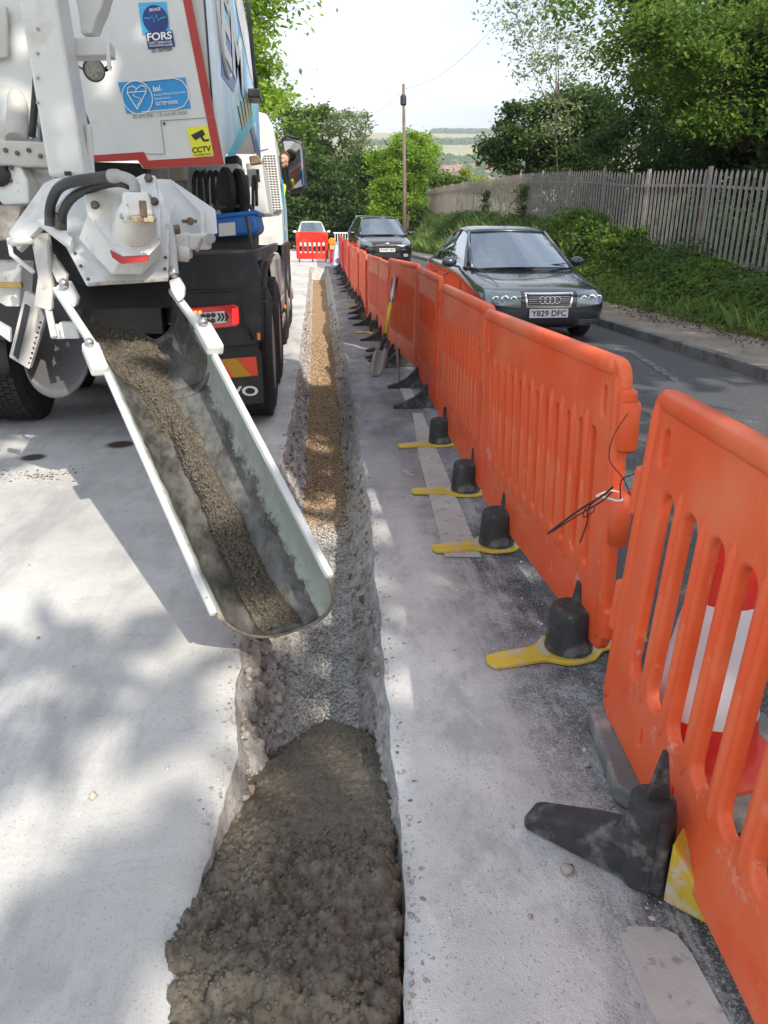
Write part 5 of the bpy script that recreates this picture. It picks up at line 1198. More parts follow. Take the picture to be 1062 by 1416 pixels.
# right side gate and linkage
rg = cpoly('gate_cover', [(214, 247, 4.15), (236, 248, 4.15), (298, 290, 4.1), (301, 323, 4.05), (283, 326, 4.05), (222, 332, 4.05)], (-.02, .16, 0), M['white'], T, .008)
cpoly('cover_rim', [(236, 250, 4.12), (240, 250, 4.12), (282, 292, 4.06), (284, 325, 4.02), (278, 325, 4.02), (277, 294, 4.06)], (0, -.012, 0), M['white'], rg, .002)
cpoly('gusset', [(222, 272, 4.0), (244, 283, 4.0), (226, 316, 3.95), (220, 318, 3.95)], (0, .02, 0), M['white'], T, .003)
mb = MB(); mb.bar(C(252, 306, 4.02), C(272, 306, 4.02), .018, .018); mb.lathe(C(263, 306, 4.03), (0, -1, 0), [(0, .022), (.03, .018)], 8); mb.build('latch', M['rusty'], rg)
mb = MB(); mb.box(C(254, 340, 3.9), (.07, .12, .13)); mb.box(C(276, 334, 3.9), (.11, .10, .08)); mb.cyl(C(246, 350, 3.82), C(262, 352, 3.84), .04, 14); mb.build('valve_block', M['white_dirty'], T, bevel=.012)
mb = MB(); mb.tube([C(272, 348, 3.8), C(280, 330, 3.78)], .008, 8); mb.cyl(C(290, 330, 3.8), C(292, 330, 3.9), .025, 12); mb.build('valve_lever', M['galv'], T)
mb = MB(); mb.tube([C(228, 325, 3.5), C(233, 316, 3.48), C(237, 345, 3.40), C(241, 378, 3.34)], [.02, .026, .024, .020], 10); lk = mb.build('link_arm', M['greywhite'], T, smooth=True)
mb = MB(); mb.cyl(C(238, 318, 3.5), C(248, 317, 3.5), .022, 12); mb.build('link_pin', M['rusty'], lk)
mb = MB(); mb.ball(C(240, 377, 3.30), .026, 12); mb.build('pin_head', M['steel'], lk, smooth=True)
cpoly('hinge_bracket', [(233, 388, 3.3), (246, 383, 3.3), (255, 398, 3.28), (254, 412, 3.26), (246, 418, 3.25), (236, 402, 3.28)], (0, .05, .0), M['white'], T, .008)
# ---- the chute: fixed upper pan and swinging lower trough
def chute_mat():
    m, t, b = newmat('mortar_stained_chute'); p = pos(t)
    at = N(t, 'ShaderNodeAttribute'); at.attribute_name = 'film'
    ad = N(t, 'ShaderNodeMath', operation='MULTIPLY_ADD'); ad.inputs[1].default_value = .9; t.links.new(tex(t, p, 13, 9, .72, (1, .45, .8)), ad.inputs[0]); t.links.new(at.outputs['Fac'], ad.inputs[2])
    ad2 = N(t, 'ShaderNodeMath', operation='ADD'); t.links.new(ad.outputs[0], ad2.inputs[0])
    mm_ = N(t, 'ShaderNodeMath', operation='MULTIPLY'); mm_.inputs[1].default_value = .25; t.links.new(tex(t, p, 70, 5, .7), mm_.inputs[0]); t.links.new(mm_.outputs[0], ad2.inputs[1])
    paint = mix(t, ramp(t, tex(t, p, 12, 6, .7), [(.4, 0.), (.62, .6)]), (.38, .415, .38), (.25, .275, .235))
    film = mix(t, ramp(t, tex(t, p, 14, 6, .7, (1, .4, 1)), [(.38, 0.), (.62, 1.)]), (.045, .043, .038), (.15, .147, .138))
    film = mix(t, ramp(t, tex(t, p, 7, 4, .6, (1.5, .35, 1)), [(.56, 0.), (.72, .45)]), film, (.26, .265, .275))
    c = mix(t, ramp(t, ad2.outputs[0], [(.86, 0.), (.93, .45), (.975, 1.)]), paint, film)
    t.links.new(c, b.inputs['Base Color']); t.links.new(ramp(t, ad2.outputs[0], [(.9, .5), (1, .35)]), b.inputs['Roughness'])
    bump(t, b, tex(t, p, 60, 5, .7), .4, .004); return m
M['chute'] = chute_mat()
M['chute_out'] = plain('chute_outside_paint', (.55, .58, .55), .5, var=.1, dirt=(.30, .28, .24), dscale=14, dth=.56)
def usec(L, Rr, ax, dep, n=26):
    mid = (L+Rr)/2; h = (Rr-L)/2; nn = ax.cross(h).normalized()
    if nn.z > 0: nn = -nn
    out = []
    for i in range(n+1):
        a = math.pi*i/n; c, s = -math.cos(a), max(0.0, math.sin(a))
        out.append(mid+h*(abs(c)**.72*(1 if c > 0 else -1))+nn*dep*s**.85)
    return out
def pipe(name, secs, mat, film, par=T, th=.010, sub=6):
    rows = []; ax = ((secs[-1][0]+secs[-1][1])-(secs[0][0]+secs[0][1])).normalized(); fl = []
    for k in range(len(secs)-1):
        for j in range(sub+(k == len(secs)-2)):
            f = j/sub; L = secs[k][0].lerp(secs[k+1][0], f); Rr = secs[k][1].lerp(secs[k+1][1], f); d = secs[k][2]*(1-f)+secs[k+1][2]*f
            rows.append(usec(L, Rr, ax, d)); fl.append((k+f)/(len(secs)-1))
    mb = MB(); mb.grid(rows); o = mb.build(name, mat, par, smooth=True, solid=th)
    at = o.data.attributes.new('film', 'FLOAT', 'POINT'); n = len(rows[0]); vals = []
    for i in range(len(rows)):
        for j in range(n): vals.append(film(fl[i], j/(n-1)))
    at.data.foreach_set('value', vals); return o, ax
lowL0, lowR0 = Vector((-.885, 3.22, .905)), Vector((-.465, 3.20, .985)); lowL1, lowR1 = Vector((-.335, 2.12, .262)), Vector((.015, 2.13, .372))
lowsecs = [(lowL0, lowR0, .26), (lowL1, lowR1, .262)]
ch, cax = pipe('chute', lowsecs, M['chute'], lambda f, u: (.30 if u < .06 else .62) if u < .56 else .62-.62*(u-.56)/.40-(.16*f if u > .64 else 0), sub=22)
for s, (a, b) in (('l', (lowL0, lowL1)), ('r', (lowR0, lowR1))):
    mb = MB(); d_ = (b-a); sgn = -1 if s == 'l' else 1; o_ = Vector((sgn*.012, 0, 0))
    mb.bar(a+o_, b+o_-d_*.0, .024, .022); mb.build('rim', M['splash'], ch, bevel=.006)
mb = MB(); mb.tube([p for p in usec(lowL1+cax*.004, lowR1+cax*.004, cax, .266)], .0055, 6); mb.build('lip', plain('mortar_caked_lip', (.22, .19, .15), .8, var=.4, vscale=30, bmp=.6, bscale=60), ch, smooth=True)
upL0, upR0 = C(86, 400, 3.62), C(240, 398, 3.62)
up, uax = pipe('upper_chute', [(upL0, upR0, .29), (lowL0+Vector((-.01, .0, .005)), lowR0+Vector((.015, 0, .01)), .27)], M['chute'], lambda f, u: .22+.5*math.sin(math.pi*u)+.25*(1-f)+(.2 if u < .5 else -.1*f), sub=10)
for a, b, sg in ((C(78, 400, 3.55), lowL0, -1), (C(238, 402, 3.4), lowR0, 1)):
    mb = MB(); mb.bar(a, b+Vector((sg*.012, 0, .012)), .034, .026); mb.build('rim', M['splash'], up, bevel=.006)
for P0, sg in ((lowL0, -1), (lowR0, 1)):
    mb = MB(); q = P0+Vector((sg*.026, -.03, .012)); mb.bar(q-cax*.07, q+cax*.11, .070, .05); hb = mb.build('hinge', M['splash'], ch, bevel=.012)
    mb = MB(); mb.ball(q+Vector((0, -.02, .035))-cax*.04, .020, 10); mb.build('hinge_pin', M['steel'], hb, smooth=True)
cpoly('left_bracket', [(76, 396, 3.5), (94, 388, 3.5), (107, 412, 3.45), (104, 424, 3.42), (90, 430, 3.42)], (0, .06, 0), M['white'], up, .01)
mb = MB(); mb.ball(C(88, 392, 3.46), .024, 10); mb.build('pin_head', M['steel'], up, smooth=True)
cpoly('upper_link', [(62, 355, 3.7), (72, 352, 3.7), (92, 380, 3.55), (90, 392, 3.52), (78, 390, 3.55)], (0, .05, 0), M['greywhite'], up, .006)
# concrete sliding down it
def stream(name, secs, ax, w0, w1, hgt, n, m, rs, label, uc=0.5, rough=1.0, fade=0.0):
    us = np.linspace(0, 1, m); ss = np.linspace(0, 1, n); H = np.zeros((n, m)); L = (secs[-1][0]-secs[0][0]).length; wd = .40
    sg, ug = np.meshgrid(ss*L, us*wd, indexing='ij')
    H += fbm(ug*12, sg*12, s=91)*.014+fbm(ug*38, sg*38, s=92)*.010
    splat(H, us*wd, ss*L, int(4200*L), .004, .012, np.ones((n, m)), rs)
    H += vnoise(ug*260, sg*260, s=93)*.0015
    rows = []
    for i in range(n):
        f = ss[i]; Lp_, Rp = secs[0][0].lerp(secs[1][0], f), secs[0][1].lerp(secs[1][1], f); d = secs[0][2]*(1-f)+secs[1][2]*f
        mid = (Lp_+Rp)/2; h = (Rp-Lp_)/2; nn = ax.cross(h).normalized()
        if nn.z > 0: nn = -nn
        row = []
        w = (w0+(w1-w0)*f)*(1+.16*float(vnoise(f*9, 3.3, s=95))+.10*float(vnoise(f*31, 1.3, s=96))); c_ = uc+.05*float(vnoise(f*6, 8.8, s=97))
        for j in range(m):
            q = (us[j]-.5)*2                              # -1..1 across the stream
            x = (c_-.5)*2+q*w; x = max(-.97, min(.97, x))
            base = d*(1-abs(x)**2.6)**.5
            edge = max(0, 1-abs(q)**5)
            fe_ = 1-max(0.0, (f-.80)/.20)**1.6*fade
            t_ = (hgt*(1-q*q)**.8+H[i, j]*edge*rough)*fe_-.010*(1-edge)-.012*(1-fe_)
            row.append(mid+h*x+nn*(base-t_))
        rows.append(row)
    mb = MB(); mb.grid(rows); o = mb.build(name, M['wet'], None, smooth=True); PP = np.array([[v[:] for v in r_] for r_ in rows])
    k_ = int(3600*L); i_ = RNG.integers(1, n-1, k_); j_ = np.clip((m/2+RNG.normal(0, m*.21, k_)).astype(int), 4, m-5)
    c_ = stones('aggregate', PP[i_, j_]+[0, 0, .001], RNG.random(k_)**3*.0065+.0018, M['wet'], flat=.95); c_.parent = o; tag(c_, kind='stuff')
    return tag(o, label, 'wet concrete', kind='stuff')
stream('sliding_concrete', [(lowL0.lerp(lowL1, .13), lowR0.lerp(lowR1, .13), .255), (lowL1, lowR1, .258)], cax, .25, .38, .055, 300, 90, random.Random(3), 'lumpy wet concrete sliding down the middle of the lower chute', .39)
stream('poured_concrete', [(upL0, upR0, .28), (lowL0.lerp(lowL1, .24), lowR0.lerp(lowR1, .24), .245)], uax, .76, .32, .085, 130, 100, random.Random(4), 'wet concrete heap just below the dark mouth of the discharge hood', .42, fade=1.0)
# stowed spare chute and left gubbins
rows = []
for i in range(9):
    f = i/8; r_ = []
    for j in range(17):
        a = math.pi*j/16; x = 84-math.cos(a)*44+f*0; y = 438+f*58+math.sin(a)*(12+42*f)
        r_.append(C(x-6*f, y, 4.0-.12*f+.10*math.sin(a)*(1-f)))
    rows.append(r_)
mb = MB(); mb.grid(rows); mb.build('stowed_chute', plain('dark_stowed_chute', (.10, .10, .105), .5, .3, var=.2), T, smooth=True, solid=.012)
cpoly('stowed_chute_back', [(40, 440, 4.15), (128, 440, 4.15), (120, 520, 4.1), (84, 545, 4.08), (48, 520, 4.1)], (0, .02, 0), plain('grey_chute_inside', (.09, .09, .095), .6, .2), T)
mb = MB(); mb.tube([C(47, 325, 3.7), C(60, 395, 3.62), C(75, 466, 3.55)], .017, 8); mb.build('stay_bar', M['white'], T, smooth=True)
cpoly('perforated_channel', [(34, 402, 3.9), (48, 408, 3.85), (62, 440, 3.8), (40, 511, 3.75), (12, 494, 3.8)], (0, .05, 0), M['greywhite'], T, .006)
pc = cpoly('channel_gap', [(36, 420, 3.84), (42, 424, 3.82), (26, 496, 3.76), (20, 490, 3.77)], (0, -.02, 0), M['ink'], T, 0)
for i in range(9): bolts(T, [C(56-i*1.9, 446+i*7, 3.76)], .006, .004, (0, -1, 0), 'channel_hole', 'ink')
cpoly('side_bar', [(-10, 440, 3.8), (14, 454, 3.8), (14, 474, 3.8), (-10, 456, 3.8)], (0, .03, 0), M['white'], T)
cpoly('toolbox_lid', [(-40, 360, 4.1), (30, 362, 4.1), (27, 424, 4.1), (8, 424, 4.1), (-40, 396, 4.1)], (0, .2, 0), M['white_dirty'], T, .01)
mb = MB(); mb.box(C(10, 394, 4.05), (.16, .03, .03)); mb.build('hasp', plain('brass', (.45, .33, .12), .4, .8), T, bevel=.004)
cpoly('bracket_plate', [(44, 322, 3.65), (66, 322, 3.65), (74, 400, 3.6), (70, 430, 3.55), (46, 424, 3.6), (52, 380, 3.62)], (0, .05, 0), M['greywhite'], T, .008)
mb = MB(); mb.cyl(C(14, 336, 3.7), C(46, 332, 3.65), .018, 12); mb.tube([C(12, 330, 3.7), C(16, 352, 3.7), C(46, 376, 3.62)], .012, 8); mb.build('handle_bar', M['white'], T, smooth=True)
mb = MB(); mb.box(C(98, 456, 3.6), (.09, .06, .08)); mb.box(C(84, 458, 3.65), (.06, .06, .07)); mb.build('pivot_block', M['white'], T, bevel=.01)
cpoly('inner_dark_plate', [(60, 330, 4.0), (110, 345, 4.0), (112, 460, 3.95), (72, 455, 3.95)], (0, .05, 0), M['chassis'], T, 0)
# ---- deck, guards, lamps
mb = MB(); mb.box((-1.5, 5.40, 1.245), (2.27, .06, .075)); mb.box((-.385, 7.0, 1.245), (.05, 3.15, .075)); mb.build('deck_frame', M['chassis'], T, bevel=.006)
mb = MB(); mb.box((-1.55, 7.3, 1.20), (2.2, 3.7, .02)); mb.build('deck', M['chassis'], T)
def guard(yc, xr_=-.41, wd=.60, r=.585, a0=-8, a1=188, side=1):
    rows = []; n = 26
    prof = [(0, -.05), (0, 0), (.03, .012), (wd-.03, .012), (wd, 0), (wd, -.05)]
    for i in range(n+1):
        a = R(a0+(a1-a0)*i/n); rows.append([Vector((xr_-side*u, yc-math.cos(a)*(r+k), .53+math.sin(a)*(r+k)*1.03)) for u, k in prof])
    mb = MB(); mb.grid(rows); return mb.build('mudguard', M['guard'], T, smooth=35, solid=.016)
AX = (6.05, 7.36, 10.15, 11.95)
for y in AX[:2]:
    guard(y); guard(y, -2.755, side=-1)
rb = poly('rear_wing', [(240, 354), (352, 349), (360, 380), (364, 440), (364, 470), (352, 478), (240, 486)], 5.36, .08, M['guard'], T, .012)
poly('wing_recess', [(262, 372), (272, 371), (274, 396), (264, 397)], 5.355, .004, M['black'], rb, 0); poly('wing_recess', [(314, 372), (326, 371), (328, 394), (316, 395)], 5.355, .004, M['black'], rb, 0)
mb = MB(); mb.tube([DY(250, 404, 5.355), DY(300, 402, 5.355), DY(322, 401, 5.355), DY(334, 412, 5.355), DY(340, 450, 5.355), DY(350, 470, 5.355)], .010, 8); mb.build('moulded_ridge', M['guard'], rb, smooth=True)
tl = poly('tail_lamp', [(240, 428), (322, 421), (330, 424), (332, 448), (326, 452), (240, 460)], 5.325, .045, M['tail_red'], T, .008)
poly('lamp_centre', [(240, 436), (310, 430), (313, 446), (240, 453)], 5.32, .006, M['decal_white'], tl, .002)
for i in range(3):
    for j in range(2):
        mb = MB(); c = DY(281+i*7-.4*j, 437-i*.7+j*8, 5.317); mb.lathe(c, (0, -1, 0), [(0, .017), (.004, .017)], 12); mb.build('reflector_cup', M['chassis'], tl)
for i in range(3): poly('chevron', [(300+i*5, 433), (303+i*5, 433), (306+i*5, 438), (303+i*5, 444), (300+i*5, 444), (303+i*5, 438)], 5.317, .003, M['ink'], tl, 0)
for i in range(3): poly('lit_element', [(262+i*6, 430), (266+i*6, 429.6), (266.5+i*6, 433), (262.5+i*6, 433.4)], 5.319, .006, M['tail_lit'], tl, 0)
poly('lit_element', [(321, 427), (329, 426), (330, 446), (322, 448)], 5.319, .006, emit('lit_red_lamp', (.9, .02, .02), .7), tl, 0)
fl = poly('mud_flap', [(236, 482), (352, 474), (362, 490), (366, 558), (236, 566)], 5.42, .02, M['guard'], T, .006)
rr_ = poly('reflector_board', [(290, 498), (354, 493), (357, 519), (290, 525)], 5.412, .006, plain('fluorescent_red', (.80, .07, .02), .4, var=.03), fl, 0)
poly('amber_band', [(306, 497.5), (327, 495.5), (348, 520), (324, 522)], 5.408, .003, plain('retro_amber', (.50, .26, .01), .4, var=.05), rr_, 0)
a = DY(262, 549, 5.414); b_ = DY(357, 543, 5.414); text_on('VOLVO', a, Vector((1, 0, 0)), (0, 0, 1), (b_-a).x, .072, M['decal_white'], fl, 'lettering', .025)
mb = MB(); mb.tube([DY(346, 464, 5.4), DY(353, 465, 5.38)], .008, 8); q = DY(358, 465, 5.36); mb.box(q, (.022, .03, .05)); mb.build('marker_lamp', M['amber'], T, bevel=.004)
# wheels
def wheel(y, x_out, s, w=.30, r=.50, dual=True):
    e_ = link(bpy.data.objects.new('wheel', None), T); e_.location = (x_out, y, r)
    W2 = .62 if dual else .31
    mb = MB()
    for o_ in ((0, .33) if dual else (0,)):
        mb.lathe((-s*o_, 0, 0), (-s, 0, 0), [(.02, r*.60), (.0, r*.72), (.01, r*.86), (.035, r*.965), (.06, r*.982), (.24, r*.982), (.265, r*.965), (.29, r*.86), (.30, r*.62)], 48)
        for q in range(58):
            a = q*2*math.pi/58
            for k in range(5):
                a2 = a+(.5*(k % 2))*2*math.pi/58; cc = Vector((-s*(o_+.055+k*.0475), math.cos(a2)*(r-.007), math.sin(a2)*(r-.007)))
                mb.box(cc, (.040, .044, .016), Matrix.Rotation(a2-math.pi/2, 3, 'X'))
    mb.build('tyre', M['rubber'], e_)
    mb = MB(); mb.lathe((0, 0, 0), (-s, 0, 0), [(.015, r*.62), (.03, r*.60), (.05, r*.57), (.12, r*.52), (.14, r*.34), (.07, r*.30), (.06, r*.16), (.02, r*.14), (.02, .01)] if dual else [(.015, r*.62), (.04, r*.56), (.02, r*.42), (.0, r*.36), (-.01, r*.18), (-.03, r*.14), (-.03, .01)], 32); rm = mb.build('rim', M['galv'], e_, smooth=35)
    return e_
for y in AX[:2]: wheel(y, -.315, 1); wheel(y, -2.77, -1)
for y in AX[2:]: wheel(y, -.33, 1, dual=False); wheel(y, -2.77, -1, dual=False)
mb = MB(); mb.box((-1.93, 8.9, .86), (.09, 6.4, .26)); mb.box((-1.17, 8.9, .86), (.09, 6.4, .26)); mb.box((-1.55, 5.72, .82), (.9, .08, .26)); mb.build('chassis_rail', M['black'], T, bevel=.01)
mb = MB()
for y in AX: mb.cyl((-2.3, y, .5), (-.8, y, .5), .075, 12); mb.ball((-1.55, y, .5), .2, 12)
mb.build('axle', M['black'], T)
mb = MB(); mb.box((-1.55, 7.2, .95), (1.0, 2.4, .45)); mb.build('auger_trough', M['chassis'], T, bevel=.05)
mb = MB(); mb.box((-.62, 8.75, .92), (.52, .95, .52)); tk = mb.build('tank', M['galv'], T, bevel=.06)
mb = MB(); mb.box((-.36, 8.75, .62), (.03, 1.5, .12)); mb.box((-.36, 8.75, .42), (.03, 1.5, .08)); mb.build('side_guard', M['galv'], T, bevel=.008)
for y in (8.2, 9.3): mb = MB(); mb.box((-.335, y, .55), (.02, .08, .04)); mb.build('side_marker', M['amber'], T)
# cabinets between deck and hopper
cb = poly('equipment_locker', [(196, 232), (330, 226), (334, 300), (205, 306)], 6.6, .6, M['white'], T, .01)
for x in (205, 236, 253, 268, 282): poly('locker_rib', [(x, 232), (x+3, 232), (x+6, 296), (x+3, 296)], 6.57, .02, M['galv'], cb, 0)
mb = MB(); mb.box(DY(246, 238, 6.3), (.13, .15, .14)); mb.box(DY(240, 226, 6.3), (.1, .1, .06)); mb.build('cream_canister', plain('cream_plastic', (.55, .52, .40), .5), T, bevel=.02)
for i, x in enumerate((272, 280, 290, 298)):
    mb = MB(); mb.tube(smooth_path([DY(x-3, 282, 6.3), DY(x-4, 250, 6.3), DY(x+1, 238, 6.3), DY(x+5, 252, 6.3), DY(x+8, 290, 6.3)], 5), .016, 8); mb.build('hanging_hose', M['black'], T, smooth=True)
poly('side_locker', [(340, 226), (362, 224), (372, 296), (347, 300)], 7.6, .9, M['white'], T, .01); mb = MB(); mb.tube([DY(356, 234, 7.55), DY(358, 252, 7.55)], .014, 8); mb.build('locker_handle', M['black'], T)
poly('black_motor', [(308, 216), (330, 214), (334, 250), (314, 258)], 6.9, .3, M['black'], T, .02)
poly('steel_bracket', [(344, 216), (358, 214), (362, 226), (346, 228)], 7.4, .1, M['rusty'], T, .01)
for x in (338, 350):
    mb = MB(); mb.tube(smooth_path([DY(x, 292, 6.9), DY(x, 250, 6.9), DY(x+2, 244, 6.9), DY(x+4, 250, 6.9), DY(x+5, 285, 6.9)], 4), .014, 8); mb.build('hanging_hose', M['black'], T, smooth=True)
# ---- cab
rows = [[Vector((-2.74, 9.9, .95)), Vector((-2.74, 9.9, 2.45)), Vector((-2.55, 9.9, 2.72)), Vector((-.66, 9.9, 2.74)), Vector((-.47, 9.9, 2.70)), Vector((-.40, 9.9, 2.55)), Vector((-.345, 9.9, 1.7)), Vector((-.345, 9.9, .95))],
        [Vector((-2.74, 12.0, .95)), Vector((-2.74, 12.0, 2.3)), Vector((-2.55, 12.0, 2.52)), Vector((-.66, 12.0, 2.52)), Vector((-.47, 12.0, 2.48)), Vector((-.39, 12.0, 2.35)), Vector((-.345, 12.0, 1.7)), Vector((-.345, 12.0, .95))],
        [Vector((-2.7, 12.35, .95)), Vector((-2.7, 12.35, 2.0)), Vector((-2.5, 12.3, 2.3)), Vector((-.66, 12.3, 2.3)), Vector((-.5, 12.32, 2.25)), Vector((-.42, 12.35, 2.0)), Vector((-.38, 12.35, 1.7)), Vector((-.38, 12.35, .95))]]
mb = MB(); mb.grid(rows); n = 8; b0 = len(mb.v)-24
mb.f.append([b0+i for i in range(8)]); mb.mi.append(0); mb.f.append([b0+16+i for i in range(7, -1, -1)]); mb.mi.append(0)
cab = mb.build('cab', M['white'], T, bevel=.03, seg=3)
bm = bmesh.new(); bm.from_mesh(cab.data); bmesh.ops.recalc_face_normals(bm, faces=bm.faces); bm.to_mesh(cab.data); bm.free()
ai = poly('air_intake', [(364, 214), (382, 211), (391, 290), (374, 294)], 9.84, .05, M['white_dirty'], cab, .006)
mb = MB()
for i in range(22):
    for j in range(4):
        f = (i+.5)/22; x = 366.5+8.5*f+j*4.1; y = 214+78*f
        mb.box(DY(x, y, 9.838), (.024, .006, .013))
mb.build('intake_slots', M['ink'], ai)
poly('rear_window_recess', [(357, 170), (366, 168), (370, 190), (372, 205), (360, 208)], 9.88, .01, plain('pale_cab_lining', (.6, .6, .58), .5), cab, .002)
mb = MB(); mb.box((-.342, 10.6, 1.75), (.006, .5, .55)); mb.box((-.342, 10.5, 1.35), (.006, .7, .12)); mb.build('blue_marking', M['skyblue'], cab)
mb = MB(); mb.box((-.375, 11.2, 2.12), (.05, .75, .42)); mb.build('side_window', M['glass'], cab)
mb = MB(); mb.box((-.50, 10.9, 1.12), (.36, 2.0, .30)); mb.build('cab_step', M['black'], cab, bevel=.03)
guard(10.15, -.345, .36, .57, 0, 180); guard(11.95, -.345, .36, .57, 0, 180)
mo = [(389, 188), (405, 190), (418, 197), (422, 206), (425, 262), (399, 268), (396, 256), (391, 214)]
mi_ = poly('mirror_housing', mo, 11.9, .09, M['black'], T, .02)
gp = [DY(x, y, 11.86) for x, y in ((392, 196), (404, 196), (415, 200), (418, 208), (421, 257), (402, 262), (395, 216))]; g0 = gp[0]
mb = MB(); mb.prism([p+Vector((0, -.12*(p.x-g0.x)-.14*(p.z-g0.z)-.08, 0)) for p in gp], (0, .02, 0)); mb.build('mirror_glass', M['mirror'], mi_)
mb = MB(); mb.tube([DY(386, 198, 11.9), DY(397, 187, 11.9), DY(412, 192, 11.9)], .016, 8); mb.build('mirror_arm', M['black'], mi_, smooth=True); mb = MB(); mb.tube([DY(394, 262, 11.9), DY(404, 268, 11.9)], .016, 8); mb.build('mirror_arm', M['black'], mi_, smooth=True)
q = DY(401, 222, 11.35); bust('person', (q.x-.50, 11.35, q.z-.60), R(14), M['hivis'], 'lorry driver in a yellow hi-vis vest leaning out by the wing mirror', 1.0, R(34))
# tail of the truck deck: upturned blue barrow carried on it
wb = empty('wheelbarrow', (0, 0, 0), 0, 'upturned blue wheelbarrow with two rubber tyres tied on the lorry deck', 'wheelbarrow')
mb = MB(); mb.prism([DY(x, y, 5.75) for x, y in ((276, 302), (352, 292), (358, 318), (352, 326), (272, 330))], (0, .75, 0)); tray = mb.build('tray', M['blue_plastic'], wb, bevel=.03, seg=3)
mb = MB(); mb.prism([DY(x, y, 5.74) for x, y in ((268, 300), (356, 290), (358, 297), (268, 307))], (0, .78, 0)); mb.build('tray_rim', M['blue_plastic'], wb, bevel=.012)
poly('paper_label', [(302, 309), (325, 307), (326, 325), (303, 327)], 5.735, .003, M['decal_white'], tray, 0)
for x, y in ((313, 267), (331, 269)):
    c = DY(x, y, 6.0); mb = MB(); ax_ = Vector((.92, .38, 0)).normalized(); mb.lathe(c-ax_*.045, ax_, [(0, .08), (.008, .14), (.03, .175), (.06, .175), (.082, .14), (.09, .08)], 24); mb.build('tyre', M['rubber'], wb, smooth=35)
mb = MB(); mb.tube([DY(286, 300, 5.9), DY(300, 287, 5.9), DY(322, 286, 5.9), DY(345, 284, 5.9), DY(354, 300, 5.9)], .016, 8); mb.build('frame_tube', M['chassis'], wb, smooth=True); mb = MB(); mb.tube([DY(341, 300, 5.65), DY(350, 345, 5.5)], .014, 8); mb.build('frame_tube', M['chassis'], wb, smooth=True)
poly('shade_block', [(270, 328), (352, 324), (352, 346), (262, 350)], 5.95, .5, M['chassis'], T, 0)  # solid dark block in place of the shaded gap under the barrow
def rebase(root, loc):
    loc = Vector(loc); d = loc-root.location; root.location = loc
    for ch in S.collection.objects:
        if ch.parent == root: ch.location = ch.location-d
rebase(T, (-1.55, 6.0, 0)); rebase(sh, tip); rebase(wb, (-.6, 6.0, 1.28))
# ================= FENCE, POLE, VEGETATION, DISTANCE =================
def crown(name, ells, n, size, mat, parent=None, cr=.35, clumps=60, seed=1, label=None, flat=.6, elong=1.7, hang=0):
    g = np.random.default_rng(seed); P = []
    vol = np.array([e[3]*e[4]*e[5] for e in ells]); vol = vol/vol.sum()
    for e, f in zip(ells, vol):
        k = max(4, int(clumps*f)); m = int(n*f)
        d = g.normal(size=(k, 3)); d /= np.linalg.norm(d, axis=1)[:, None]
        rad = g.random(k)**.33; cc = d*rad[:, None]*np.array(e[3:6])+np.array(e[0:3])
        idx = g.integers(0, k, m); w = (g.random(k)*.7+.5)*cr
        q = g.normal(size=(m, 3))*np.array([1, 1, .55]); P.append(cc[idx]+q*w[idx][:, None])
    P = np.concatenate(P); m = len(P)
    nrm = g.normal(size=(m, 3)); nrm[:, 2] = np.abs(nrm[:, 2])+flat; nrm /= np.linalg.norm(nrm, axis=1)[:, None]
    u = np.cross(nrm, g.normal(size=(m, 3))); u /= np.linalg.norm(u, axis=1)[:, None]; u[:, 2] -= hang; v = np.cross(nrm, u)
    s = size*g.uniform(.6, 1.4, m)[:, None]
    V = np.stack([P-u*s*elong*.5, P+v*s*.42+nrm*s*.1, P+u*s*elong*.5, P-v*s*.42+nrm*s*.1], 1)
    return arr_mesh(name, V.reshape(-1, 3), np.arange(m*4).reshape(m, 4), mat, parent)
def limbs(name, base, ells, r, parent, seed=1, n=7, mat=None):
    g = random.Random(seed); mb = MB(); b = Vector(base); c = Vector(ells[0][0:3]); top = c+Vector((0, 0, ells[0][5]*.4))
    m1 = b.lerp(top, .5)+Vector((g.uniform(-.3, .3), g.uniform(-.3, .3), 0))
    mb.tube(smooth_path([b, m1, top], 5), [r*(1-.075*i) for i in range(11)], 8)
    for i in range(n):
        e = ells[i % len(ells)]; s = b.lerp(top, g.uniform(.3, .85)); a = g.uniform(0, 6.28)
        t_ = Vector((e[0]+math.cos(a)*e[3]*.75, e[1]+math.sin(a)*e[4]*.75, e[2]+g.uniform(-.2, .6)*e[5]))
        mid = s.lerp(t_, .5)+Vector((0, 0, .15*(t_-s).length*g.uniform(-.2, 1)))
        mb.tube(smooth_path([s, mid, t_], 4), [r*.42, r*.38, r*.32, r*.28, r*.24, r*.20, r*.15, r*.11, r*.06], 6)
        for _ in range(2):
            q = mid.lerp(t_, g.random()); w_ = q+Vector((g.uniform(-1, 1), g.uniform(-1, 1), g.uniform(-.3, .7)))*e[3]*.35
            mb.tube([q, q.lerp(w_, .5)+Vector((0, 0, .05)), w_], [r*.14, r*.09, r*.03], 5)
    return mb.build(name, mat or M['bark'], parent, smooth=True)
def tree(label, base, ells, n, size, mat, r=.18, seed=1, cr=.5, clumps=70, group=None, name='tree', **kw):
    t = empty(name, base, 0, label, 'bush' if name != 'tree' else 'tree', group)
    b = Vector(base); ells = [tuple(Vector(e[:3])-b)+tuple(e[3:]) for e in ells]
    limbs('trunk' if name == 'tree' else 'stem', (0, 0, -.2), ells, r, t, seed)
    crown('crown', ells, n, size, mat, t, cr, clumps, seed, **kw)
    return t
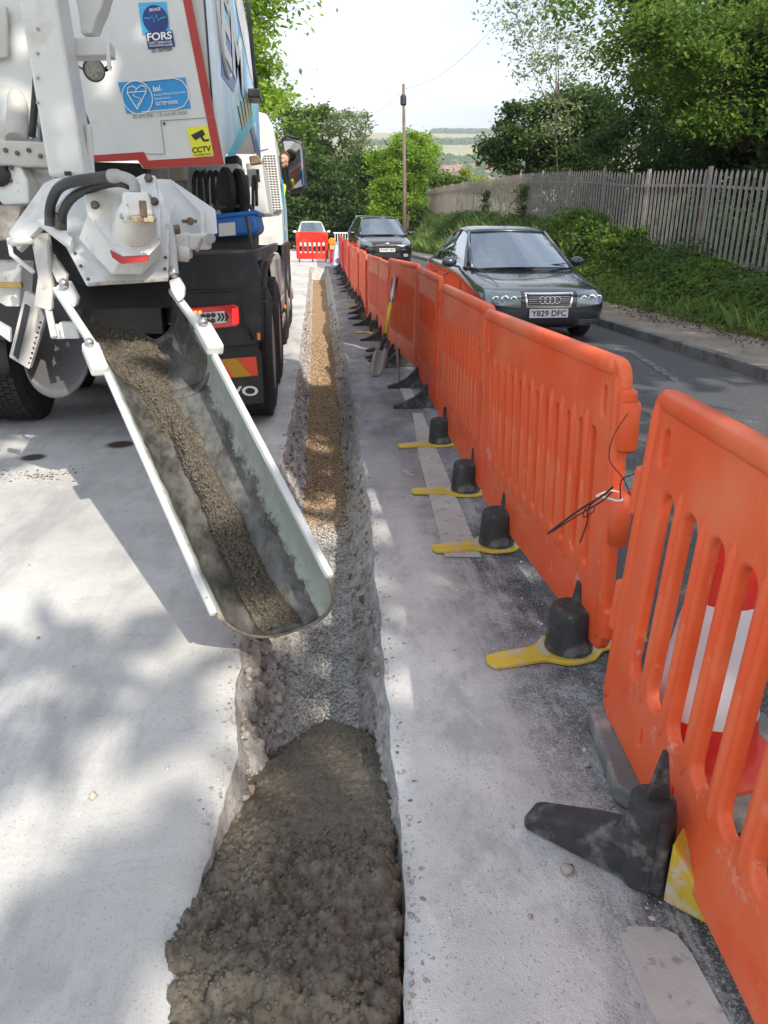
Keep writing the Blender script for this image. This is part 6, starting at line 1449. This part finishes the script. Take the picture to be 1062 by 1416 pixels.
# palisade fence
fe = empty('palisade_fence', (FX, 14.0, .5), 0, 'grey steel palisade fence with pointed pales along the top of the verge', 'fence')
TY = ([8, 11.85, 12.65, 15, 18.4, 20.9, 24.6, 28, 33, 38, 46, 56, 60], [2.20, 2.32, 2.35, 2.53, 2.70, 2.92, 3.14, 3.31, 3.46, 3.62, 3.80, 3.92, 3.95])
def ftop(Y): return float(np.interp(Y, *TY))
def fx(Y): return FX+.0*Y
fl_ = Vector(fe.location)
def pale_geo(mb, y, w=.088, h=1.98):
    x = fx(y)-.03; zt = ftop(y)-.012*abs(math.sin(y*7)); zb = zt-h
    for a, b, sgn in ((-w/2, 0, 1), (0, w/2, -1)):
        pass
    pts = [(-w/2, zb), (w/2, zb), (w/2, zt-.055), (0, zt), (-w/2, zt-.055)]
    mb.prism([Vector((x, y+u, z))-fl_ for u, z in pts], (.006, 0, 0))
    mb.prism([Vector((x-.018, y+u, z))-fl_ for u, z in ((-.014, zb), (.014, zb), (.014, zt-.13), (-.014, zt-.13))], (.019, 0, 0))
y = 9.0; k = 0; far = MB()
while y < 57:
    if k < 98 and y > 9.6:
        mb = MB(); pale_geo(mb, y); mb.build('pale', M['fence'], fe)
    else: pale_geo(far, y, .12 if y < 30 else .15)
    y += .190 if y < 30 else .24; k += 1
tag(far.build('far_pales', plain('rust_tinted_pales', (.36, .30, .26), .6, var=.15), fe), kind='stuff')
mb = MB(); mb2 = MB()
for i in range(48):
    y0, y1 = 9+i, 10+i
    for q_, dz in ((mb, .30), (mb2, 1.55)): q_.bar(Vector((FX+.01, y0, ftop(y0)-dz))-fl_, Vector((FX+.01, y1, ftop(y1)-dz))-fl_, .045, .05)
mb.build('rail', M['fence'], fe); mb2.build('rail', M['fence'], fe)
for i in range(18):
    y = 9.2+2.75*i; mb = MB(); zt = ftop(y); mb.box(Vector((FX+.06, y, zt-.95))-fl_, (.05, .10, 1.98)); mb.build('post', M['fence'], fe)
# telegraph pole and wires
pz = float(vz(np.array(5.25), np.array(44.0)))
tp_ = empty('telegraph_pole', (5.22, 44, pz), 0, 'tall wooden telegraph pole on the verge beyond the black car', 'pole')
t0 = DY(558, 116, 44); mb = MB(); mb.tube([(0, 0, -.3), (0, 0, 3), (t0.x-5.22, 0, t0.z-pz)], [.11, .10, .075], 12); mb.build('shaft', M['pole'], tp_, smooth=True)
mb = MB(); mb.lathe((t0.x-5.22, 0, t0.z-pz-1.0), (0, 0, 1), [(0, .13), (.05, .17), (.40, .17), (.5, .11)], 10); mb.build('cable_head', M['black'], tp_)
for i in range(8): mb = MB(); s = -1 if i % 2 else 1; mb.bar((s*.10, -.05, 3.0+i*.5), (s*.28, -.05, 3.0+i*.5), .02, .02); mb.build('step_iron', M['galv'], tp_)
a = Vector((t0.x, 44, t0.z-.25))
mb = MB()
for b in (DY(700, 20, 30), DY(470, 175, 62)):
    mb.tube([a.lerp(b, i/10)-Vector((0, 0, .5*math.sin(math.pi*i/10))) for i in range(11)], .006, 5)
tag(mb.build('overhead_wire', M['wire']), 'thin overhead telephone wires meeting at the wooden pole top', 'wire')
# ground cover: nettles and ivy near, long grass further
def cover(name, n, x0, x1, y0, y1, size, hgt, mat, label, cat, seed, blades=False, dens=None):
    g = np.random.default_rng(seed); X = g.uniform(x0, x1, n); Y = y0+(y1-y0)*g.random(n)**1.4; Z = vz(X, Y)
    if not blades:
        mnd = .5+.5*fbm(X*1.3, Y*1.3, s=seed); keep = X > 5.62+.22*fbm(Y*2, Y*0, s=seed+3)+.1*g.random(n); X, Y, Z, mnd = X[keep], Y[keep], Z[keep], mnd[keep]; n = len(X)
        edge = np.clip((X-5.6)/.8, .12, 1)
        Z = Z+g.random(n)**.8*hgt*(.25+mnd)*edge
        P = np.stack([X, Y, Z], 1); nrm = g.normal(size=(n, 3))*.7; nrm[:, 2] = np.abs(nrm[:, 2])+.5; nrm[:, 0] -= .3; nrm /= np.linalg.norm(nrm, axis=1)[:, None]
        u = np.cross(nrm, g.normal(size=(n, 3))); u /= np.linalg.norm(u, axis=1)[:, None]; v = np.cross(nrm, u); s = (size*g.uniform(.5, 1.5, n)*(1+.02*(Y-10)))[:, None]
        V = np.stack([P-u*s*.7, P+v*s*.45, P+u*s*.7, P-v*s*.45], 1); o = arr_mesh(name, V.reshape(-1, 3), np.arange(n*4).reshape(n, 4), mat)
    else:
        h = hgt*g.uniform(.5, 1.3, n)*(.6+.5*fbm(X*.9, Y*.9, s=seed)); a = g.uniform(0, 6.28, n); w = size*(1+.02*(Y-10)); ln = g.normal(size=(n, 2))*.22
        A = np.stack([X-np.cos(a)*w, Y-np.sin(a)*w, Z], 1); B = np.stack([X+np.cos(a)*w, Y+np.sin(a)*w, Z], 1)
        C_ = np.stack([X+ln[:, 0]*h*.4+np.cos(a)*w*.8, Y+ln[:, 1]*h*.4+np.sin(a)*w*.8, Z+h*.6], 1); D_ = np.stack([X+ln[:, 0]*h*1.3, Y+ln[:, 1]*h*1.3, Z+h], 1)
        V = np.stack([A, B, C_, D_], 1); o = arr_mesh(name, V.reshape(-1, 3), np.arange(n*4).reshape(n, 4), mat)
    return tag(o, label, cat, kind='stuff')
cover('nettles', 170000, 5.5, 7.9, 7.5, 26, .048, .48, M['leaf_mid'], 'dark green nettles and ivy covering the near verge', 'undergrowth', 5)
cover('nettles', 40000, 6.3, 8.2, 9, 40, .05, .75, M['leaf_dark'], 'taller dark weeds at the foot of the palisade fence', 'undergrowth', 15)
cover('long_grass', 60000, 5.5, 7.6, 19, 50, .009, .75, M['grass'], 'long pale grass on the verge beside the black car', 'grass', 6, blades=True)
cover('long_grass', 1500, 5.7, 7.5, 9, 20, .006, .45, M['grass'], 'grass tufts growing through the nettles', 'grass', 16, blades=True)
n = 1500; X = RNG.uniform(4.75, 6.0, n); Y = RNG.uniform(5, 20, n)
P = np.stack([X, Y, zr(Y)+.125], 1); keep = RNG.random(n) < np.clip((X-4.7)/.9, .08, 1)
V = crown('leaf_litter', [(5.5, 10, .14, .45, 6, .01)], 2600, .026, plain('dead_leaves', (.13, .08, .04), .9, var=.5, vscale=3), None, .12, 200, 8); tag(V, 'brown leaf litter along the back of the pavement', 'leaf litter', kind='stuff')
cover('brambles', 60000, 7.75, 14, 9, 30, .06, 1.5, M['leaf_dark'], 'dark brambles seen through the palisade fence', 'undergrowth', 25)
# big tree mass on the right, beyond the fence
tree('huge dark leafy tree filling the top right behind the fence', (12.2, 20, 1.0), [(13.0, 21, 5.6, 4.4, 4, 3.6), (10.2, 20.5, 6.0, 2.6, 2.6, 1.9), (15.5, 20, 4.6, 3.5, 3.5, 3.2)], 115000, .083, M['leaf_dark'], .32, 21, .62, 150)
tree('mid green tree with long bare limbs reaching left over the fence', (11.2, 17.4, .9), [(8.3, 17.6, 5.1, 2.2, 1.5, .85), (9.6, 17.5, 3.9, 2.1, 1.5, .75), (11.8, 17, 5.2, 2.2, 2, 1.7), (7.0, 17.9, 5.8, 1.6, 1.2, .55)], 48000, .078, M['leaf_mid'], .22, 22, .38, 120)
tree('dense dark bush rising behind the fence just left of the big tree', (9.6, 34, 1.5), [(8.9, 34, 5.1, 1.5, 1.5, 1.1), (11.2, 34, 5.6, 2.0, 1.5, 1.5), (10.6, 34, 4.2, 2.6, 1.4, 1.2)], 36000, .12, M['leaf_dark'], .16, 23, .40, 90)
tree('nearest tree overhanging the fence at the right edge', (12.4, 14.6, .9), [(12.6, 15, 3.8, 2.4, 2, 1.5), (11.2, 14.7, 2.9, 1.5, 1.3, .8), (13.5, 15.2, 2.6, 2, 2, 1.2)], 30000, .09, M['leaf_dark'], .15, 24, .36, 110)
tree('wispy thin tree with sky showing through left of the big tree', (9.2, 28, 1.4), [(8.4, 28, 6.6, 1.5, 1, 1.1), (7.6, 28, 7.9, 1.5, 1, .9), (8.8, 28, 5.0, .9, .8, .7)], 3600, .075, M['leaf_pale'], .045, 25, .30, 60)
# bright tree behind the cab
tree('bright green tree standing over the lorry cab', (-4.6, 21, 0), [(-3.3, 21, 7.6, 2.9, 2.6, 2.9), (-2.4, 21, 5.2, 1.75, 1.8, 1.5), (-4.4, 21, 4.0, 2.4, 2, 1.8)], 70000, .095, M['leaf_bright'], .25, 26, .42, 130)
# wood closing the road
G_ = 'trees closing the view down the road'
def bt(label, X, Y, top, rx, h, n, mat, seed, size=.17, clumps=90, cr=.5, r=.2):
    zc = top-h/2
    tree(label, (X, Y, .2), [(X, Y, zc, rx, rx*.8, h/2), (X+rx*.3, Y-rx*.3, zc-h*.22, rx*.8, rx*.7, h*.3), (X-rx*.35, Y-rx*.2, zc-h*.18, rx*.75, rx*.7, h*.3)], n, size, mat, r, seed, cr, clumps, G_)
bt('tall rounded green tree at the left of the road end, behind the wing mirror', -2.6, 58, 10.9, 3.1, 9.0, 26000, M['leaf_mid'], 31)
bt('mid green tree left of centre in the wood at the road end', .6, 60, 10.2, 2.5, 8.5, 22000, M['leaf_mid'], 32)
bt('pale wispy tree rising highest above the road end', 3.0, 58, 9.9, 1.9, 6.5, 9000, M['leaf_pale'], 33, .14, 70, .42)
bt('dark tree low behind the white car', .2, 55, 6.2, 3.4, 5.6, 24000, M['leaf_dark'], 34)
bt('dark tree in the hollow behind the black car', 3.4, 56, 6.4, 2.4, 5.8, 20000, M['leaf_dark'], 35)
bt('small dark tree at the left end of the wood', -6.0, 56, 9.0, 3.2, 8.5, 20000, M['leaf_dark'], 36)
bt('mid green tree filling the wood behind the pole', 5.6, 57, 7.0, 2.2, 6.6, 18000, M['leaf_mid'], 37)
tree('bright yellow green tree beside the telegraph pole', (5.7, 47, 1.6), [(5.9, 47, 5.6, 1.45, 1.2, 1.5), (4.6, 47, 5.0, 1.0, 1, 1.1), (5.2, 47, 3.8, 1.6, 1.2, 1.5), (4.4, 46.8, 3.0, 1.0, .9, 1.1)], 26000, .12, M['leaf_bright'], .13, 38, .30, 100, G_)
tree('low green bush right of the telegraph pole, before the far fence end', (7.9, 54, 2), [(7.6, 54, 5.0, 1.5, 1.2, 1.0), (9.2, 55, 4.4, 1.4, 1.2, .9), (6.9, 52, 3.6, .9, .9, 1.1)], 20000, .12, M['leaf_mid'], .12, 39, .32, 70, G_)
tree('yellowish willow bush above the far fence', (10.4, 56, 2.4), [(10.6, 56, 4.6, 1.2, 1, .9), (12.2, 56, 4.2, 1.1, 1, .7)], 9000, .11, M['leaf_gold'], .1, 40, .26, 50, G_, hang=.6)
tree('green bush right of the willow above the far fence', (13.6, 54, 2.6), [(14.0, 54, 4.0, 1.7, 1.2, .8)], 9000, .12, M['leaf_bright'], .1, 41, .30, 50, G_)
# dark understorey closing the gaps under the wood
def hedge(lab, x, y, rx, h, seed, mat): tree(lab, (x, y, .2), [(x, y, h*.45, rx, 1.0, h*.6)], 12000, .15, mat, .08, seed, .34, 60, 'dark bushes under the wood', name='bush')
hedge('dark bush left of the white car', -3.4, 52.5, 2.6, 3.4, 51, M['leaf_dark']); hedge('dark bush right behind the white car', .4, 53, 2.4, 3.0, 52, M['leaf_dark'])
hedge('dark bush behind the green board', 3.2, 52, 2.0, 3.0, 53, M['leaf_dark']); hedge('dark bush at the foot of the telegraph pole', 5.6, 49.5, 1.6, 3.4, 54, M['leaf_mid'])
hedge('low dark bush at the left edge of the road end', -7.4, 51, 2.6, 4.0, 55, M['leaf_dark'])
for k_, (x_, y_, rx_, h_) in enumerate(((11.2, 16.0, 2.6, 3.6), (12.6, 20.5, 3.0, 4.2), (11.4, 25.5, 2.8, 4.6), (13.8, 31, 3.0, 5.2), (15.5, 25, 3.2, 5.4))):
    tree(['dark laurel bush behind the right end of the fence', 'dark laurel bush under the huge tree', 'dark laurel bush behind the middle of the fence', 'dark laurel bush beyond the dense dark tree', 'tall dark bush deep under the huge tree'][k_], (x_, y_, .8), [(x_, y_, .8+h_*.45, rx_, 1.6, h_*.5)], 15000, .10, M['leaf_dark'], .08, 90+k_, .34, 60, 'dark bushes behind the fence', name='bush')
# climbers on the fence
tree('ivy climbing the fence behind the grey car', (7.3, 27.2, 1.2), [(7.35, 27.2, 2.3, .12, .3, .8), (7.35, 33, 2.6, .12, .25, .8)], 1300, .06, M['leaf_dark'], .02, 61, .14, 30, name='climber')
tree('bramble bush at the fence foot above the car roof', (7.2, 19.8, .9), [(7.1, 20.5, 1.35, .5, 2.4, .5), (7.0, 17.4, 1.0, .45, 1.2, .45)], 12000, .065, M['leaf_mid'], .03, 62, .18, 70, name='bush')
# trees out of the frame behind and to the right: they cast the dappled shade
G2 = 'roadside trees behind the camera'
tree('leafy roadside tree behind the camera on the right', (7.6, -3.6, .3), [(2.3, -1.9, 8.4, 2.5, 2.3, 1.3), (5.4, -3.4, 8.6, 2.2, 2.2, 1.4)], 4200, .24, M['leaf_mid'], .3, 71, .36, 85, G2)
tree('thin young tree behind the camera with a sparse crown', (6.4, -7.4, .3), [(3.5, -6.5, 7.4, 2.6, 1.4, .7)], 280, .24, M['leaf_mid'], .12, 74, .42, 22, G2)
tree('second leafy roadside tree further behind the camera', (9.5, -11.5, .3), [(8.8, -10.9, 9.0, 2.6, 1.6, 1.2), (8.6, -9.5, 9.2, 3, 2.6, 2)], 4600, .26, M['leaf_mid'], .3, 72, .42, 70, G2)
tree('roadside tree beside the lane on the right outside the view', (12.0, 1.4, .5), [(8.6, 1.0, 8.2, 3.0, 2.8, 1.8), (10.5, 4.5, 8.6, 3.0, 3.0, 2.2)], 7000, .27, M['leaf_mid'], .3, 73, .45, 90, G2)
# ---- the valley town and woods on the hillside
wall_m = stonemat('pale_house_walls', [(.55, .48, .40), (.62, .60, .56), (.45, .25, .18), (.50, .36, .28)]); roof_m = stonemat('tiled_house_roofs', [(.32, .13, .09), (.26, .12, .09), (.36, .19, .14), (.20, .16, .15)])
g = random.Random(9)
protos = []
for k in range(4):
    mb = MB(); w, d, h = (9, 7, 5.2) if k < 2 else (13, 8, 5.6)
    mb.m = 0; mb.box((0, 0, h/2), (w, d, h))
    mb.m = 1; mb.prism([(-w/2-.4, -d/2-.5, h-.1), (-w/2-.4, d/2+.5, h-.1), (-w/2-.4, 0, h+2.9)], (w+.8, 0, 0)); mb.box((w*.3, 0, h+3.0), (1, 1, 1.8))
    mb.m = 2
    for x in (-w*.3, 0, w*.3):
        for z in (1.5, 4.0): mb.box((x, -d/2-.02, z), (1.2, .06, 1.1))
    me_ = mb.build('house', [wall_m, roof_m, M['ink']]); protos.append(me_)
first = True; k = 0
for row in range(12):
    for i in range(19):
        Y = 720+row*36+g.uniform(-14, 14); X = Y*(.12+.19*i/18)+g.uniform(-7, 7)
        if g.random() < .22: continue
        o = protos[k % 4] if k < 4 else protos[k % 4].copy()
        if k >= 4: S.collection.objects.link(o)
        o.location = (X, Y, float(landz(np.array(X), np.array(Y)))-.3); o.rotation_euler = (0, 0, g.uniform(-.6, .6)); o.scale = (1,)*3
        tag(o, 'small red roofed house in the distant valley town', 'house', 'houses of the town across the valley'); k += 1
def woods(lab, n, fn, seed, size=3.0):
    gg = np.random.default_rng(seed); P = []
    for _ in range(n):
        x, y = fn(gg); r = gg.uniform(3.5, 6); z = float(landz(np.array(x), np.array(y)))
        m = 70; d = gg.normal(size=(m, 3)); d /= np.linalg.norm(d, axis=1)[:, None]; P.append(np.array([x, y, z+r*.8])+d*np.array([r, r, r*.9]))
    P = np.concatenate(P); m = len(P); nrm = gg.normal(size=(m, 3)); nrm /= np.linalg.norm(nrm, axis=1)[:, None]; u = np.cross(nrm, gg.normal(size=(m, 3))); u /= np.linalg.norm(u, axis=1)[:, None]; v = np.cross(nrm, u); s = size
    V = np.stack([P-u*s, P+v*s, P+u*s, P-v*s], 1); return tag(arr_mesh('distant_woods', V.reshape(-1, 3), np.arange(m*4).reshape(m, 4), M['leaf_mid']), lab, 'woods', kind='stuff')
woods('belt of trees on the valley side above the town', 420, lambda q: (lambda y: (y*q.uniform(.06, .32), y))(1080+q.normal()*45), 201)
woods('scattered trees among the town houses', 110, lambda q: (lambda y: (y*q.uniform(.10, .32), y))(q.uniform(600, 1040)), 202)
woods('long dark wood along the crest of the downs on the right', 1100, lambda q: (lambda y: (y*q.uniform(.152, .34), y))(q.uniform(2060, 2380)), 203, 5)
woods('hedge line crossing the fields', 160, lambda q: (lambda x: (x, 1480+.25*x+q.normal()*6))(q.uniform(100, 520)), 204)
# haze over the valley
mb = MB(); mb.box((0, 3000, 155), (8600, 6600, 330)); 
hz = mb.build('haze', M['white']); hz.data.materials.clear(); m = bpy.data.materials.new('valley_haze'); m.use_nodes = True; t = m.node_tree; t.nodes.clear()
ou = t.nodes.new('ShaderNodeOutputMaterial'); pv = t.nodes.new('ShaderNodeVolumePrincipled'); pv.inputs['Density'].default_value = .00034; pv.inputs['Color'].default_value = (.80, .88, .97, 1)
t.links.new(pv.outputs[0], ou.inputs['Volume']); hz.data.materials.append(m); tag(hz, 'thin pale haze lying over the valley', 'haze', kind='stuff')
